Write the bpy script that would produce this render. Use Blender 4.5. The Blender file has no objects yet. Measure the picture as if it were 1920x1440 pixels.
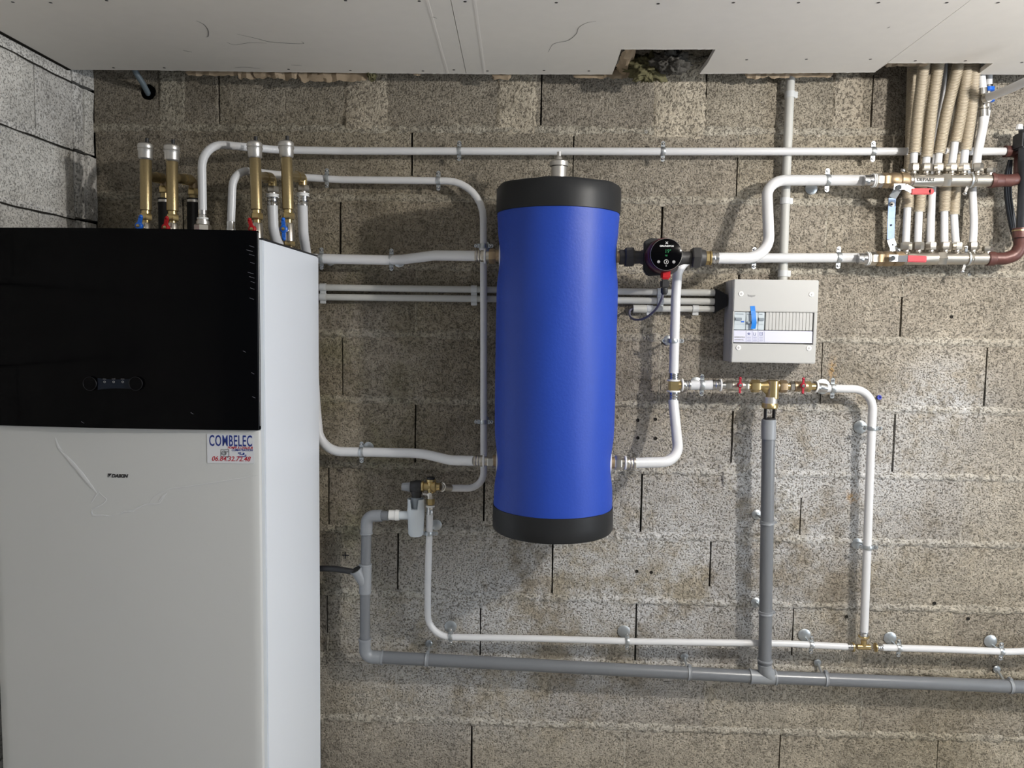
import bpy, bmesh, math, random
from mathutils import Vector, Matrix, noise
random.seed(7)
sc = bpy.context.scene
COL = sc.collection
H = 1.65            # camera height above the floor
D = 2.46406         # camera distance from the block wall
F = 1443.0          # focal length in pixels of a 1920 px wide frame
R = ((0.99926723, -0.01492343, 0.0352463), (0.0175931, 0.99689974, -0.07669022), (-0.03399254, 0.07725412, 0.99643179))

# ------------------------------------------------------------------ camera, light, exposure
def w_(v): return Vector((v[0], v[2], -v[1]))
cam = bpy.data.cameras.new('camera'); camo = bpy.data.objects.new('camera', cam); COL.objects.link(camo)
rx, dn, fw = w_(R[0]), w_(R[1]), w_(R[2])
m = Matrix((rx, -dn, -fw)).transposed().to_4x4(); m.translation = Vector((0, -D, H))
camo.matrix_world = m
cam.sensor_fit = 'HORIZONTAL'; cam.sensor_width = 36.0; cam.lens = F / 1920 * 36; cam.clip_start = 0.05
sc.camera = camo
world = bpy.data.worlds.new('world'); sc.world = world; world.use_nodes = True
bg = world.node_tree.nodes['Background']; bg.inputs[0].default_value = (0.86, 0.93, 1.0, 1); bg.inputs[1].default_value = 0.205
def lamp(name, loc, power, color, radius):
    l = bpy.data.lights.new(name, 'POINT'); l.energy = power; l.color = color; l.shadow_soft_size = radius
    o = bpy.data.objects.new(name, l); COL.objects.link(o); o.location = loc
    return o
lamp('basement_bulb', (1.52, -1.47, 2.26), 85, (1.0, 0.96, 0.90), 0.03)
dl = bpy.data.lights.new('side_fill_light', 'AREA'); dl.shape = 'RECTANGLE'; dl.size = 1.2; dl.size_y = 1.6; dl.energy = 62; dl.color = (0.86, 0.93, 1.0)  # added cool fill from the right, brightens right-facing sides; no real opening there
do = bpy.data.objects.new('side_fill_light', dl); COL.objects.link(do); do.location = (3.9, -2.2, 1.35)
do.rotation_euler = (Vector((-0.6, -0.3, 1.4)) - do.location).to_track_quat('-Z', 'Y').to_euler()
sc.view_settings.view_transform = 'Standard'; sc.view_settings.look = 'None'
sc.view_settings.gamma = 1.0; sc.view_settings.exposure = 0.12
sc.view_settings.use_curve_mapping = False
sc.cycles.max_bounces = 6; sc.cycles.use_denoising = True

# ------------------------------------------------------------------ survey helpers: photo pixel + distance -> point in the room
def _ray(u, v):
    a = ((u - 960) / F, (v - 720) / F, 1.0)
    return [sum(R[k][i] * a[k] for k in range(3)) for i in range(3)]
def W(u, v, d):
    c = _ray(u, v); t = (D - d) / c[2]; return Vector((c[0] * t, -d, H - c[1] * t))
def WX(u, v, X):
    c = _ray(u, v); t = X / c[0]; return Vector((X, c[2] * t - D, H - c[1] * t))
def WZ(u, v, Z):
    c = _ray(u, v); t = (H - Z) / c[1]; return Vector((c[0] * t, c[2] * t - D, Z))
def P(l): return [W(*p) for p in l]

# ------------------------------------------------------------------ materials
def new_mat(name):
    mt = bpy.data.materials.new(name); mt.use_nodes = True
    nt = mt.node_tree; return mt, nt, nt.nodes['Principled BSDF']
def plain(name, col, rough=0.5, metal=0.0, spec=0.5, bump=0.0, bscale=60, vary=0.0, coat=0.0, trans=0.0, alpha=1.0, emit=None):
    mt, nt, b = new_mat(name)
    b.inputs['Base Color'].default_value = (*col, 1); b.inputs['Roughness'].default_value = rough
    b.inputs['Metallic'].default_value = metal; b.inputs['Specular IOR Level'].default_value = spec
    b.inputs['Coat Weight'].default_value = coat; b.inputs['Transmission Weight'].default_value = trans
    b.inputs['Alpha'].default_value = alpha
    if emit:
        b.inputs['Emission Color'].default_value = (*emit[:3], 1); b.inputs['Emission Strength'].default_value = emit[3]
    if bump or vary:
        tc = nt.nodes.new('ShaderNodeTexCoord')
        n = nt.nodes.new('ShaderNodeTexNoise'); n.inputs['Scale'].default_value = bscale; n.inputs['Detail'].default_value = 5
        nt.links.new(tc.outputs['Object'], n.inputs['Vector'])
        if vary:
            mx = nt.nodes.new('ShaderNodeMix'); mx.data_type = 'RGBA'
            mx.inputs[6].default_value = (*[c * (1 - vary) for c in col], 1); mx.inputs[7].default_value = (*[min(1, c * (1 + vary)) for c in col], 1)
            nt.links.new(n.outputs['Fac'], mx.inputs[0]); nt.links.new(mx.outputs[2], b.inputs['Base Color'])
        if bump:
            bp = nt.nodes.new('ShaderNodeBump'); bp.inputs['Strength'].default_value = bump; bp.inputs['Distance'].default_value = 0.002
            nt.links.new(n.outputs['Fac'], bp.inputs['Height']); nt.links.new(bp.outputs[0], b.inputs['Normal'])
    return mt

def concrete(name, dark, light, mortar=False, stains=True, tint=0.10, gscale=1.0, bdist=0.0075):
    mt, nt, b = new_mat(name); N = nt.nodes; L = nt.links
    def nd(t, **k):
        x = N.new(t)
        for a, v in k.items(): setattr(x, a, v)
        return x
    def math_(op, a, b_=None, c=None, clamp=False):
        x = nd('ShaderNodeMath', operation=op, use_clamp=clamp)
        for i, s in enumerate((a, b_, c)):
            if s is None: continue
            if hasattr(s, 'links'): L.new(s, x.inputs[i])
            else: x.inputs[i].default_value = s
        return x.outputs[0]
    def mix(f, a, b_, mode='MIX'):
        x = nd('ShaderNodeMix', data_type='RGBA', blend_type=mode)
        for i, s in ((0, f), (6, a), (7, b_)):
            if hasattr(s, 'links'): L.new(s, x.inputs[i])
            else: x.inputs[i].default_value = s if i == 0 else (*s, 1)
        return x.outputs[2]
    geo = nd('ShaderNodeNewGeometry'); pos = geo.outputs['Position']
    def tex(scale, detail=4, rough=0.6, off=0.0):
        x = nd('ShaderNodeTexNoise'); x.inputs['Scale'].default_value = scale; x.inputs['Detail'].default_value = detail; x.inputs['Roughness'].default_value = rough
        mp = nd('ShaderNodeMapping'); mp.inputs['Location'].default_value = (off, off, off); L.new(pos, mp.inputs[0]); L.new(mp.outputs[0], x.inputs['Vector'])
        return x.outputs['Fac']
    def ramp(s, lo, hi):
        x = nd('ShaderNodeMapRange', interpolation_type='SMOOTHSTEP'); x.inputs[1].default_value = lo; x.inputs[2].default_value = hi; L.new(s, x.inputs[0]); return x.outputs[0]
    fine = tex(190 * gscale, 3, 0.65); mid = tex(85 * gscale, 5, 0.72, 3.1); patchy = tex(13, 5, 0.65, 21); big = tex(5, 4, 0.6, 7.7)
    vor = nd('ShaderNodeTexVoronoi'); vor.inputs['Scale'].default_value = 120 * gscale
    wob = nd('ShaderNodeVectorMath', operation='ADD'); nz = nd('ShaderNodeTexNoise'); nz.inputs['Scale'].default_value = 60; L.new(pos, nz.inputs['Vector'])
    sc_ = nd('ShaderNodeVectorMath', operation='SCALE'); sc_.inputs['Scale'].default_value = 0.012; L.new(nz.outputs['Color'], sc_.inputs[0])
    L.new(pos, wob.inputs[0]); L.new(sc_.outputs[0], wob.inputs[1]); L.new(wob.outputs[0], vor.inputs['Vector'])
    pits = ramp(fine, 0.46, 0.37)                    # 1 in pits
    pits2 = ramp(mid, 0.41, 0.33)
    grains = ramp(vor.outputs['Color'], 0.72, 0.95)
    col = mix(ramp(mid, 0.3, 0.7), dark, light)
    col = mix(math_('MULTIPLY', grains, 0.28), col, [min(1, c * 1.5) for c in light])
    # per piece tone
    oi = nd('ShaderNodeObjectInfo')
    rr = math_('MULTIPLY_ADD', oi.outputs['Random'], 2 * tint, 1 - tint)
    cmb = nd('ShaderNodeCombineXYZ'); L.new(rr, cmb.inputs[0]); L.new(rr, cmb.inputs[1]); L.new(math_('MULTIPLY_ADD', rr, 0.8, 0.2), cmb.inputs[2])
    col = mix(1.0, col, cmb.outputs[0], 'MULTIPLY')
    bt = math_('MULTIPLY', math_('MULTIPLY_ADD', big, 0.8, 0.66), math_('MULTIPLY_ADD', patchy, 0.6, 0.70))
    cb = nd('ShaderNodeCombineXYZ'); [L.new(bt, cb.inputs[i]) for i in range(3)]
    col = mix(1.0, col, cb.outputs[0], 'MULTIPLY')
    if stains:
        sp = nd('ShaderNodeSeparateXYZ'); L.new(pos, sp.inputs[0]); X, Z = sp.outputs[0], sp.outputs[2]
        def blob(cx, cz, sx, sz):
            a = math_('DIVIDE', math_('SUBTRACT', X, cx), sx); b2 = math_('DIVIDE', math_('SUBTRACT', Z, cz), sz)
            r2 = math_('ADD', math_('MULTIPLY', a, a), math_('MULTIPLY', b2, b2))
            return math_('POWER', 2.718, math_('MULTIPLY', r2, -1.0))
        # old damp: brownish, upper left rows and the low right corner
        damp = math_('ADD', blob(-0.55, 1.55, 0.62, 0.62), math_('ADD', blob(-1.15, 2.1, 0.45, 0.35), blob(1.5, 0.38, 0.42, 0.32)), clamp=True)
        dn_ = math_('MULTIPLY', damp, ramp(tex(3.5, 5, 0.6, 11), 0.25, 0.6))
        col = mix(math_('MULTIPLY', dn_, 0.8), col, (0.60, 0.57, 0.48), 'MULTIPLY')
        moss = math_('MULTIPLY', math_('ADD', blob(-0.62, 1.45, 0.25, 0.5), blob(-0.5, 0.9, 0.3, 0.3)), ramp(tex(6, 4, 0.6, 2), 0.45, 0.65))
        col = mix(math_('MULTIPLY', moss, 0.5), col, (0.72, 0.76, 0.55), 'MULTIPLY')
        # chalky efflorescence
        ef = math_('ADD', math_('ADD', blob(0.95, 1.2, 0.42, 0.26), blob(0.45, 0.85, 0.55, 0.32)), math_('ADD', blob(-0.1, 0.6, 0.5, 0.28), blob(1.28, 1.45, 0.12, 0.1)), clamp=True)
        em = math_('MULTIPLY', ef, ramp(tex(4.5, 6, 0.72, 5), 0.36, 0.54))
        em = math_('MULTIPLY', em, math_('MULTIPLY_ADD', ramp(fine, 0.4, 0.55), 0.55, 0.45))
        col = mix(math_('MULTIPLY', em, 0.85), col, (0.70, 0.70, 0.71))
        # rust dribbles
        ru = math_('ADD', blob(0.93, 1.51, 0.012, 0.045), blob(1.01, 1.115, 0.022, 0.018), clamp=True)
        ru = math_('MULTIPLY', ru, ramp(mid, 0.4, 0.6))
        col = mix(math_('MULTIPLY', ru, 0.9), col, (0.48, 0.28, 0.09))
    dk = math_('MAXIMUM', math_('MULTIPLY', pits, 0.85), math_('MULTIPLY', pits2, 0.5))
    col = mix(math_('MULTIPLY', dk, 0.62 if not mortar else 0.5), col, (0.05, 0.045, 0.04))
    L.new(col, b.inputs['Base Color'])
    b.inputs['Roughness'].default_value = 0.95; b.inputs['Specular IOR Level'].default_value = 0.15
    h = math_('SUBTRACT', math_('ADD', math_('MULTIPLY', mid, 0.9), math_('MULTIPLY', fine, 0.9)), math_('MULTIPLY', dk, 0.5))
    bp = nd('ShaderNodeBump'); bp.inputs['Strength'].default_value = 1.0; bp.inputs['Distance'].default_value = bdist
    L.new(h, bp.inputs['Height']); L.new(bp.outputs[0], b.inputs['Normal'])
    return mt

M = {}
M['block'] = concrete('concrete_block', (0.29, 0.255, 0.20), (0.455, 0.405, 0.33))
M['mortar'] = concrete('rough_mortar', (0.36, 0.325, 0.265), (0.53, 0.485, 0.405), mortar=True, gscale=0.7, tint=0.03, bdist=0.009)
M['patch'] = concrete('mortar_patch', (0.42, 0.365, 0.29), (0.55, 0.49, 0.395), mortar=True, gscale=0.6, tint=0.05, bdist=0.010)
M['block_left'] = concrete('pale_concrete_block', (0.56, 0.54, 0.505), (0.70, 0.68, 0.64), stains=False, tint=0.05, bdist=0.0025)
M['mortar_left'] = concrete('pale_mortar', (0.66, 0.64, 0.61), (0.84, 0.82, 0.78), mortar=True, stains=False, gscale=0.7, tint=0.03)
M['black_gap'] = plain('joint_shadow_gap', (0.03, 0.028, 0.025), 1.0, spec=0)
M['floor'] = plain('floor_screed', (0.36, 0.34, 0.31), 0.9, bump=0.5, bscale=30, vary=0.15)
M['plasterboard'] = plain('plasterboard_paper', (0.86, 0.83, 0.785), 0.85, spec=0.2, bump=0.06, bscale=25, vary=0.03)
M['tapered'] = plain('plasterboard_tapered_edge', (0.87, 0.84, 0.80), 0.85, spec=0.2)
M['gypsum'] = plain('raw_gypsum_edge', (0.80, 0.78, 0.74), 0.9, bump=0.8, bscale=120)
M['screwhead'] = plain('dark_screw_head', (0.05, 0.05, 0.05), 0.4, 0.6)
M['pencil'] = plain('pencil_mark', (0.22, 0.21, 0.2), 0.9)
M['kraft'] = plain('kraft_paper', (0.31, 0.24, 0.165), 0.7, spec=0.3, bump=0.5, bscale=18, vary=0.15)
M['wool'] = plain('mineral_wool', (0.135, 0.125, 0.07), 1.0, spec=0, bump=1.0, bscale=60, vary=0.45)
M['greywool'] = plain('grey_wool_dust', (0.085, 0.08, 0.072), 1.0, spec=0, bump=1.0, bscale=60, vary=0.4)
M['pipe_white'] = plain('white_multilayer_pipe', (0.68, 0.685, 0.70), 0.3, spec=0.5, vary=0.02, bscale=8)
M['pipe_grey'] = plain('grey_pvc', (0.155, 0.165, 0.18), 0.28, vary=0.05, bscale=12)
M['fit_grey'] = plain('lighter_grey_pvc_fitting', (0.25, 0.265, 0.285), 0.35, vary=0.04, bscale=20)
M['conduit'] = plain('pale_grey_conduit', (0.50, 0.50, 0.475), 0.5)
M['conduit_clip'] = plain('pale_grey_clip', (0.56, 0.575, 0.58), 0.45)
M['brass'] = plain('dull_brass', (0.37, 0.29, 0.155), 0.34, 0.85, bump=0.15, bscale=200, vary=0.12)
M['brass_bright'] = plain('bright_brass', (0.56, 0.43, 0.21), 0.28, 0.9, vary=0.12, bscale=90)
M['bronze'] = plain('raw_bronze', (0.36, 0.27, 0.17), 0.45, 0.8, vary=0.3, bscale=60)
M['nickel'] = plain('nickel_plated', (0.56, 0.525, 0.47), 0.3, 0.95, vary=0.08, bscale=80)
M['chrome'] = plain('bright_steel_sleeve', (0.60, 0.60, 0.60), 0.22, 1.0)
M['satin'] = plain('satin_nickel', (0.62, 0.60, 0.57), 0.38, 0.85)
M['galv'] = plain('galvanised_steel', (0.50, 0.53, 0.55), 0.38, 0.85, vary=0.2, bscale=90)
M['white_plastic'] = plain('white_plastic', (0.80, 0.80, 0.79), 0.4)
M['tundish'] = plain('pale_blue_white_plastic', (0.62, 0.67, 0.71), 0.35)
M['clearish'] = plain('clear_smoked_plastic', (0.45, 0.5, 0.55), 0.15, alpha=0.55)
M['cabinet_white'] = plain('white_enamelled_steel', (0.80, 0.84, 0.90), 0.35, spec=0.4)  # bluish cast of the side light is put into this white
M['frame_grey'] = plain('pale_grey_edge_strip', (0.58, 0.62, 0.66), 0.4)
M['cabinet_front'] = plain('shaded_white_front_panel', (0.58, 0.59, 0.59), 0.4, spec=0.4)  # same white cabinet, its front shade put into a darker colour
M['gloss_black'] = plain('gloss_black_hood', (0.0015, 0.0015, 0.002), 0.10, spec=0.08)
M['display'] = plain('dark_blue_display', (0.006, 0.010, 0.020), 0.25, spec=0.2)
M['knobring'] = plain('dark_chrome_ring', (0.04, 0.04, 0.045), 0.25, 0.9)
M['film'] = plain('loose_protective_film', (0.80, 0.81, 0.83), 0.2, spec=0.8, alpha=0.7)
M['scuff'] = plain('film_scuffs_on_black', (0.20, 0.20, 0.24), 0.3, alpha=0.45)
M['blue_jacket'] = plain('blue_vinyl_jacket', (0.014, 0.055, 0.38), 0.48, spec=0.38, bump=0.25, bscale=140, vary=0.06)
M['black_vinyl'] = plain('black_vinyl_cap', (0.016, 0.017, 0.019), 0.45, spec=0.28, bump=0.5, bscale=9, vary=0.1)
M['black_plastic'] = plain('matte_black_plastic', (0.018, 0.018, 0.02), 0.5)
M['black_iron'] = plain('black_union_iron', (0.045, 0.044, 0.044), 0.5, 0.2, bump=0.3, bscale=150)
M['black_rubber'] = plain('black_foam_sleeve', (0.01, 0.01, 0.01), 0.85)
M['pump_red'] = plain('dark_red_pump_casing', (0.075, 0.012, 0.018), 0.35)
M['red'] = plain('red_plastic', (0.42, 0.008, 0.014), 0.45, spec=0.3)
M['red_faded'] = plain('faded_red_sleeve', (0.46, 0.06, 0.075), 0.6, spec=0.3, vary=0.1)
M['dark_red'] = plain('crimson_lever', (0.36, 0.012, 0.03), 0.35)
M['blue'] = plain('blue_plastic', (0.01, 0.13, 0.62), 0.35)
M['navy'] = plain('navy_print', (0.01, 0.03, 0.22), 0.5)
M['red_print'] = plain('red_print', (0.42, 0.01, 0.03), 0.5)
M['ink'] = plain('black_print', (0.015, 0.015, 0.018), 0.5)
M['white_print'] = plain('white_print', (0.75, 0.75, 0.75), 0.5)
M['grey_print'] = plain('grey_print', (0.36, 0.36, 0.37), 0.5)
M['sticker'] = plain('sticker_film', (0.66, 0.68, 0.72), 0.35)
M['led'] = plain('green_led', (0.01, 0.15, 0.05), 0.5, emit=(0.02, 0.5, 0.15, 0.12))
M['box_white'] = plain('white_abs', (0.485, 0.485, 0.475), 0.35)
M['breaker'] = plain('grey_breaker_plastic', (0.50, 0.56, 0.60), 0.45)
M['breaker_dark'] = plain('breaker_dark_grey', (0.22, 0.26, 0.30), 0.45)
M['label_strip'] = plain('label_paper_lilac', (0.66, 0.67, 0.80), 0.4)
M['blue_tape'] = plain('blue_adhesive_tape', (0.01, 0.20, 0.68), 0.4)
M['cable'] = plain('violet_grey_cable', (0.13, 0.125, 0.17), 0.45)
M['cable_white'] = plain('white_cable', (0.6, 0.6, 0.6), 0.5)
M['sleeve'] = plain('beige_corrugated_sleeve', (0.50, 0.435, 0.335), 0.5, vary=0.06, bscale=10)
M['rust_pipe'] = plain('rust_brown_iron', (0.10, 0.040, 0.034), 0.42, 0.2, bump=0.3, bscale=90, vary=0.25)
M['steel_dark'] = plain('dark_grey_steel_pipe', (0.045, 0.048, 0.055), 0.4, 0.5)
M['foil_strip'] = plain('blue_protected_bracket', (0.30, 0.42, 0.66), 0.5, 0.1, vary=0.25, bscale=60)
M['plug_blue'] = plain('blue_wall_plug', (0.06, 0.08, 0.45), 0.5)
M['plug_grey'] = plain('grey_wall_plug', (0.3, 0.3, 0.29), 0.6)
M['hose_grey'] = plain('blue_grey_corrugated_duct', (0.13, 0.165, 0.19), 0.5)

# ------------------------------------------------------------------ mesh helpers
def basis(d):
    d = d.normalized(); a = Vector((0, 0, 1)) if abs(d.z) < 0.9 else Vector((1, 0, 0))
    x = d.cross(a).normalized(); y = d.cross(x).normalized(); return x, y, d
class MB:
    def __init__(s): s.v = []; s.f = []
    def add(s, vs, fs):
        o = len(s.v); s.v += [Vector(p) for p in vs]; s.f += [tuple(i + o for i in f) for f in fs]; return s
    def box(s, a, b):
        x0, x1 = sorted((a[0], b[0])); y0, y1 = sorted((a[1], b[1])); z0, z1 = sorted((a[2], b[2]))
        return s.add([(x0,y0,z0),(x1,y0,z0),(x1,y1,z0),(x0,y1,z0),(x0,y0,z1),(x1,y0,z1),(x1,y1,z1),(x0,y1,z1)],
                     [(0,3,2,1),(4,5,6,7),(0,1,5,4),(1,2,6,5),(2,3,7,6),(3,0,4,7)])
    def prism(s, poly, off):       # poly: world points in a plane; extruded by off
        n = len(poly); off = Vector(off)
        vs = [Vector(p) for p in poly] + [Vector(p) + off for p in poly]
        fs = [tuple(range(n)), tuple(range(2 * n - 1, n - 1, -1))] + [(i, i + n, (i + 1) % n + n, (i + 1) % n) for i in range(n)]
        return s.add(vs, fs)
    def bar(s, p, q, w, t, up=None):   # rectangular bar from p to q; w across, t thick along up
        p, q = Vector(p), Vector(q); d = (q - p).normalized(); up = Vector(up or (0, -1, 0)); sx = d.cross(up).normalized(); up = sx.cross(d).normalized()
        r = [p + sx*w/2 + up*t/2, p - sx*w/2 + up*t/2, p - sx*w/2 - up*t/2, p + sx*w/2 - up*t/2]
        return s.prism(r, q - p)
    def lathe(s, o, d, prof, seg=24, caps=True, phase=0.0, sy=1.0):
        o = Vector(o); x, y, z = basis(Vector(d)); vs = []; fs = []; n = len(prof)
        for (t, r) in prof:
            for k in range(seg):
                a = 2 * math.pi * (k + phase) / seg; vs.append(o + z * t + (x * math.cos(a) + y * math.sin(a) * sy) * r)
        for i in range(n - 1):
            for k in range(seg):
                k2 = (k + 1) % seg; fs.append((i*seg + k, i*seg + k2, (i+1)*seg + k2, (i+1)*seg + k))
        if caps: fs.append(tuple(range(seg - 1, -1, -1))); fs.append(tuple((n-1)*seg + k for k in range(seg)))
        return s.add(vs, fs)
    def cyl(s, a, b, r, seg=20, r2=None):
        a, b = Vector(a), Vector(b); return s.lathe(a, b - a, [(0, r), ((b - a).length, r if r2 is None else r2)], seg)
    def hexa(s, a, b, r, ph=0.5):
        a, b = Vector(a), Vector(b); l = (b - a).length; c = min(l, r) * 0.14
        return s.lathe(a, b - a, [(0, r*0.9), (c, r), (l - c, r), (l, r*0.9)], 6, phase=ph)
    def ring(s, o, d, R1, r, seg=28, rs=8, flat=1.0):
        o = Vector(o); x, y, z = basis(Vector(d)); vs = []; fs = []
        for k in range(seg):
            a = 2*math.pi*k/seg; e = x*math.cos(a) + y*math.sin(a)
            for j in range(rs):
                b = 2*math.pi*j/rs; vs.append(o + e*(R1 + r*math.cos(b)) + z*(r*flat*math.sin(b)))
        for k in range(seg):
            for j in range(rs):
                k2, j2 = (k+1) % seg, (j+1) % rs; fs.append((k*rs+j, k2*rs+j, k2*rs+j2, k*rs+j2))
        return s.add(vs, fs)
    def tube(s, pts, r, seg=16, caps=True):
        pts = [Vector(p) for p in pts]; n = len(pts); rr = r if isinstance(r, (list, tuple)) else [r]*n
        T = [((pts[min(i+1, n-1)] - pts[max(i-1, 0)]).normalized()) for i in range(n)]
        x, y, _ = basis(T[0]); vs = []; fs = []
        for i in range(n):
            x = (x - T[i]*x.dot(T[i])).normalized(); y = T[i].cross(x)
            for k in range(seg):
                a = 2*math.pi*k/seg; vs.append(pts[i] + (x*math.cos(a) + y*math.sin(a))*rr[i])
        for i in range(n-1):
            for k in range(seg):
                k2 = (k+1) % seg; fs.append((i*seg+k, i*seg+k2, (i+1)*seg+k2, (i+1)*seg+k))
        if caps: fs.append(tuple(range(seg-1, -1, -1))); fs.append(tuple((n-1)*seg+k for k in range(seg)))
        return s.add(vs, fs)
    def sphere(s, c, r, seg=12, sz=1.0, d=(0, 0, 1)):
        pr = [(-r*math.cos(math.pi*i/8)*sz, max(1e-4, r*math.sin(math.pi*i/8))) for i in range(9)]
        return s.lathe(c, d, pr, seg, caps=True)

def fillet(pts, rad=0.07, n=8):
    pts = [Vector(p) for p in pts]; out = [pts[0]]
    for i in range(1, len(pts)-1):
        a, p, b = pts[i-1], pts[i], pts[i+1]; da, db = (a-p), (b-p); la, lb = da.length, db.length; da.normalize(); db.normalize()
        th = math.pi - da.angle(db)
        if th < 0.01: out.append(p); continue
        rd = rad[i-1] if isinstance(rad, (list, tuple)) else rad
        t = min(rd*math.tan(th/2), 0.48*la, 0.48*lb); A, B = p + da*t, p + db*t; k = 0.5523*(1 if th > 1 else 0.7)
        c1, c2 = A.lerp(p, k), B.lerp(p, k); m_ = n if th > 0.3 else 4
        for j in range(m_+1):
            q = j/m_; out.append(A*(1-q)**3 + c1*3*q*(1-q)**2 + c2*3*q*q*(1-q) + B*q**3)
    out.append(pts[-1]); return out
def spline(pts, n=8):
    pts = [Vector(p) for p in pts]; e = [pts[0]*2 - pts[1]] + pts + [pts[-1]*2 - pts[-2]]; out = []
    for i in range(1, len(e)-2):
        p0, p1, p2, p3 = e[i-1:i+3]
        for j in range(n):
            t = j/n; out.append(0.5*((2*p1) + (p2-p0)*t + (2*p0-5*p1+4*p2-p3)*t*t + (3*p1-p0-3*p2+p3)*t**3))
    out.append(pts[-1]); return out

WL = {}
def _mesh(name, mb, mat, origin, bevel=0.0, smooth=True, ang=35):
    me = bpy.data.meshes.new(name); me.from_pydata([tuple(v - origin) for v in mb.v], [], mb.f); me.validate()
    bm = bmesh.new(); bm.from_mesh(me); bmesh.ops.recalc_face_normals(bm, faces=bm.faces)
    if bevel:
        ed = [e for e in bm.edges if len(e.link_faces) == 2 and e.calc_face_angle(0) > 0.6]
        bmesh.ops.bevel(bm, geom=ed, offset=bevel, segments=2, affect='EDGES', clamp_overlap=True)
    bm.to_mesh(me); bm.free()
    if smooth:
        me.polygons.foreach_set('use_smooth', [True]*len(me.polygons)); me.set_sharp_from_angle(angle=math.radians(ang))
    me.materials.append(mat); return me
def tag(o, label=None, cat=None, group=None, kind=None):
    if label: o['label'] = label
    if cat: o['category'] = cat
    if group: o['group'] = group
    if kind: o['kind'] = kind
def thing(name, label, cat, loc, group=None):
    o = bpy.data.objects.new(name, None); COL.objects.link(o); o.empty_display_size = 0.05
    o.location = loc; WL[o.name] = Vector(loc); tag(o, label, cat, group); return o
def part(name, mb, mat, parent, bevel=0.0, smooth=True, label=None, ang=35):
    org = WL[parent.name]; me = _mesh(name, mb, mat, org, bevel, smooth, ang)
    o = bpy.data.objects.new(name, me); COL.objects.link(o); o.parent = parent; WL[o.name] = org
    if label: o['label'] = label
    return o
def solo(name, label, cat, mb, mat, group=None, kind=None, bevel=0.0, smooth=True, ang=35):
    c = sum(mb.v, Vector())/len(mb.v); me = _mesh(name, mb, mat, c, bevel, smooth, ang)
    o = bpy.data.objects.new(name, me); COL.objects.link(o); o.location = c; WL[o.name] = c; tag(o, label, cat, group, kind); return o
def struct(name, mb, mat, **k):
    o = solo(name, None, None, mb, mat, **k); o['kind'] = 'structure'; return o
def text_mb(body, origin, size, right=(1, 0, 0), up=(0, 0, 1), sx=1.0, bold=0.0, shear=0.0, align='LEFT', thick=0.0006, space=1.0):
    cu = bpy.data.curves.new('lettering', 'FONT'); cu.body = body; cu.size = size; cu.offset = bold; cu.shear = shear; cu.align_x = align; cu.space_character = space; cu.extrude = thick/2
    cu.resolution_u = 3
    o = bpy.data.objects.new('lettering', cu); COL.objects.link(o)
    dg = bpy.context.evaluated_depsgraph_get(); me = bpy.data.meshes.new_from_object(o.evaluated_get(dg))
    r, u = Vector(right).normalized(), Vector(up).normalized(); n = r.cross(u)
    mb = MB(); mb.add([Vector(origin) + r*(v.co.x*sx) + u*v.co.y + n*v.co.z for v in me.vertices], [tuple(p.vertices) for p in me.polygons])
    bpy.data.objects.remove(o); bpy.data.curves.remove(cu); bpy.data.meshes.remove(me); return mb

# ================================================================== THE ROOM
ZC = 2.395           # underside of the plasterboard
XL = -1.434          # left wall
CH = 0.2147          # course height
Z0 = 2.2592          # mortar line under the top visible course
def back_grid_block(x0, x1, z0, z1, nx=10, nz=4, hole=None, amp=0.0018, seed=0):
    mb = MB(); vs = []; fs = []; idx = {}
    for j in range(nz+1):
        for i in range(nx+1):
            x = x0 + (x1-x0)*i/nx; z = z0 + (z1-z0)*j/nz; ed = i in (0, nx) or j in (0, nz)
            q = Vector((x*9 + seed, z*9, seed*1.7)); y = -amp*noise.noise(q)*1.6 + (0.0035 if ed else 0)
            if i == 0: x += 0.0016*noise.noise(Vector((z*40, seed, 1)))
            if i == nx: x += 0.0016*noise.noise(Vector((z*40, seed, 5)))
            if j in (0, nz): z += 0.002*noise.noise(Vector((x*30, seed, 9)))
            idx[i, j] = len(vs); vs.append((x, y, z))
    for j in range(nz):
        for i in range(nx):
            cx = x0 + (x1-x0)*(i+.5)/nx; cz = z0 + (z1-z0)*(j+.5)/nz
            if hole and (cx-hole[0])**2 + (cz-hole[1])**2 < hole[2]**2: continue
            fs.append((idx[i, j], idx[i+1, j], idx[i+1, j+1], idx[i, j+1]))
    if hole:      # round off the broken edge of the hole
        for f in fs:
            for q in f:
                x, y, z = vs[q]; dx, dz = x - hole[0], z - hole[1]; dd = math.hypot(dx, dz)
                if dd < hole[2] + .0048: a = math.atan2(dz, dx); k = hole[2]*(1 + .09*noise.noise(Vector((math.cos(a)*2, math.sin(a)*2, 3)))); vs[q] = (hole[0] + k*math.cos(a), .004, hole[1] + k*math.sin(a))
    loop = [(i, 0) for i in range(nx)] + [(nx, j) for j in range(nz)] + [(i, nz) for i in range(nx, 0, -1)] + [(0, j) for j in range(nz, 0, -1)]
    base = len(vs)
    for k in loop: x, y, z = vs[idx[k]]; vs.append((x, 0.034, z))
    n = len(loop)
    for a in range(n): b = (a+1) % n; fs.append((idx[loop[a]], base+a, base+b, idx[loop[b]]))
    return mb.add(vs, fs)

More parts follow.
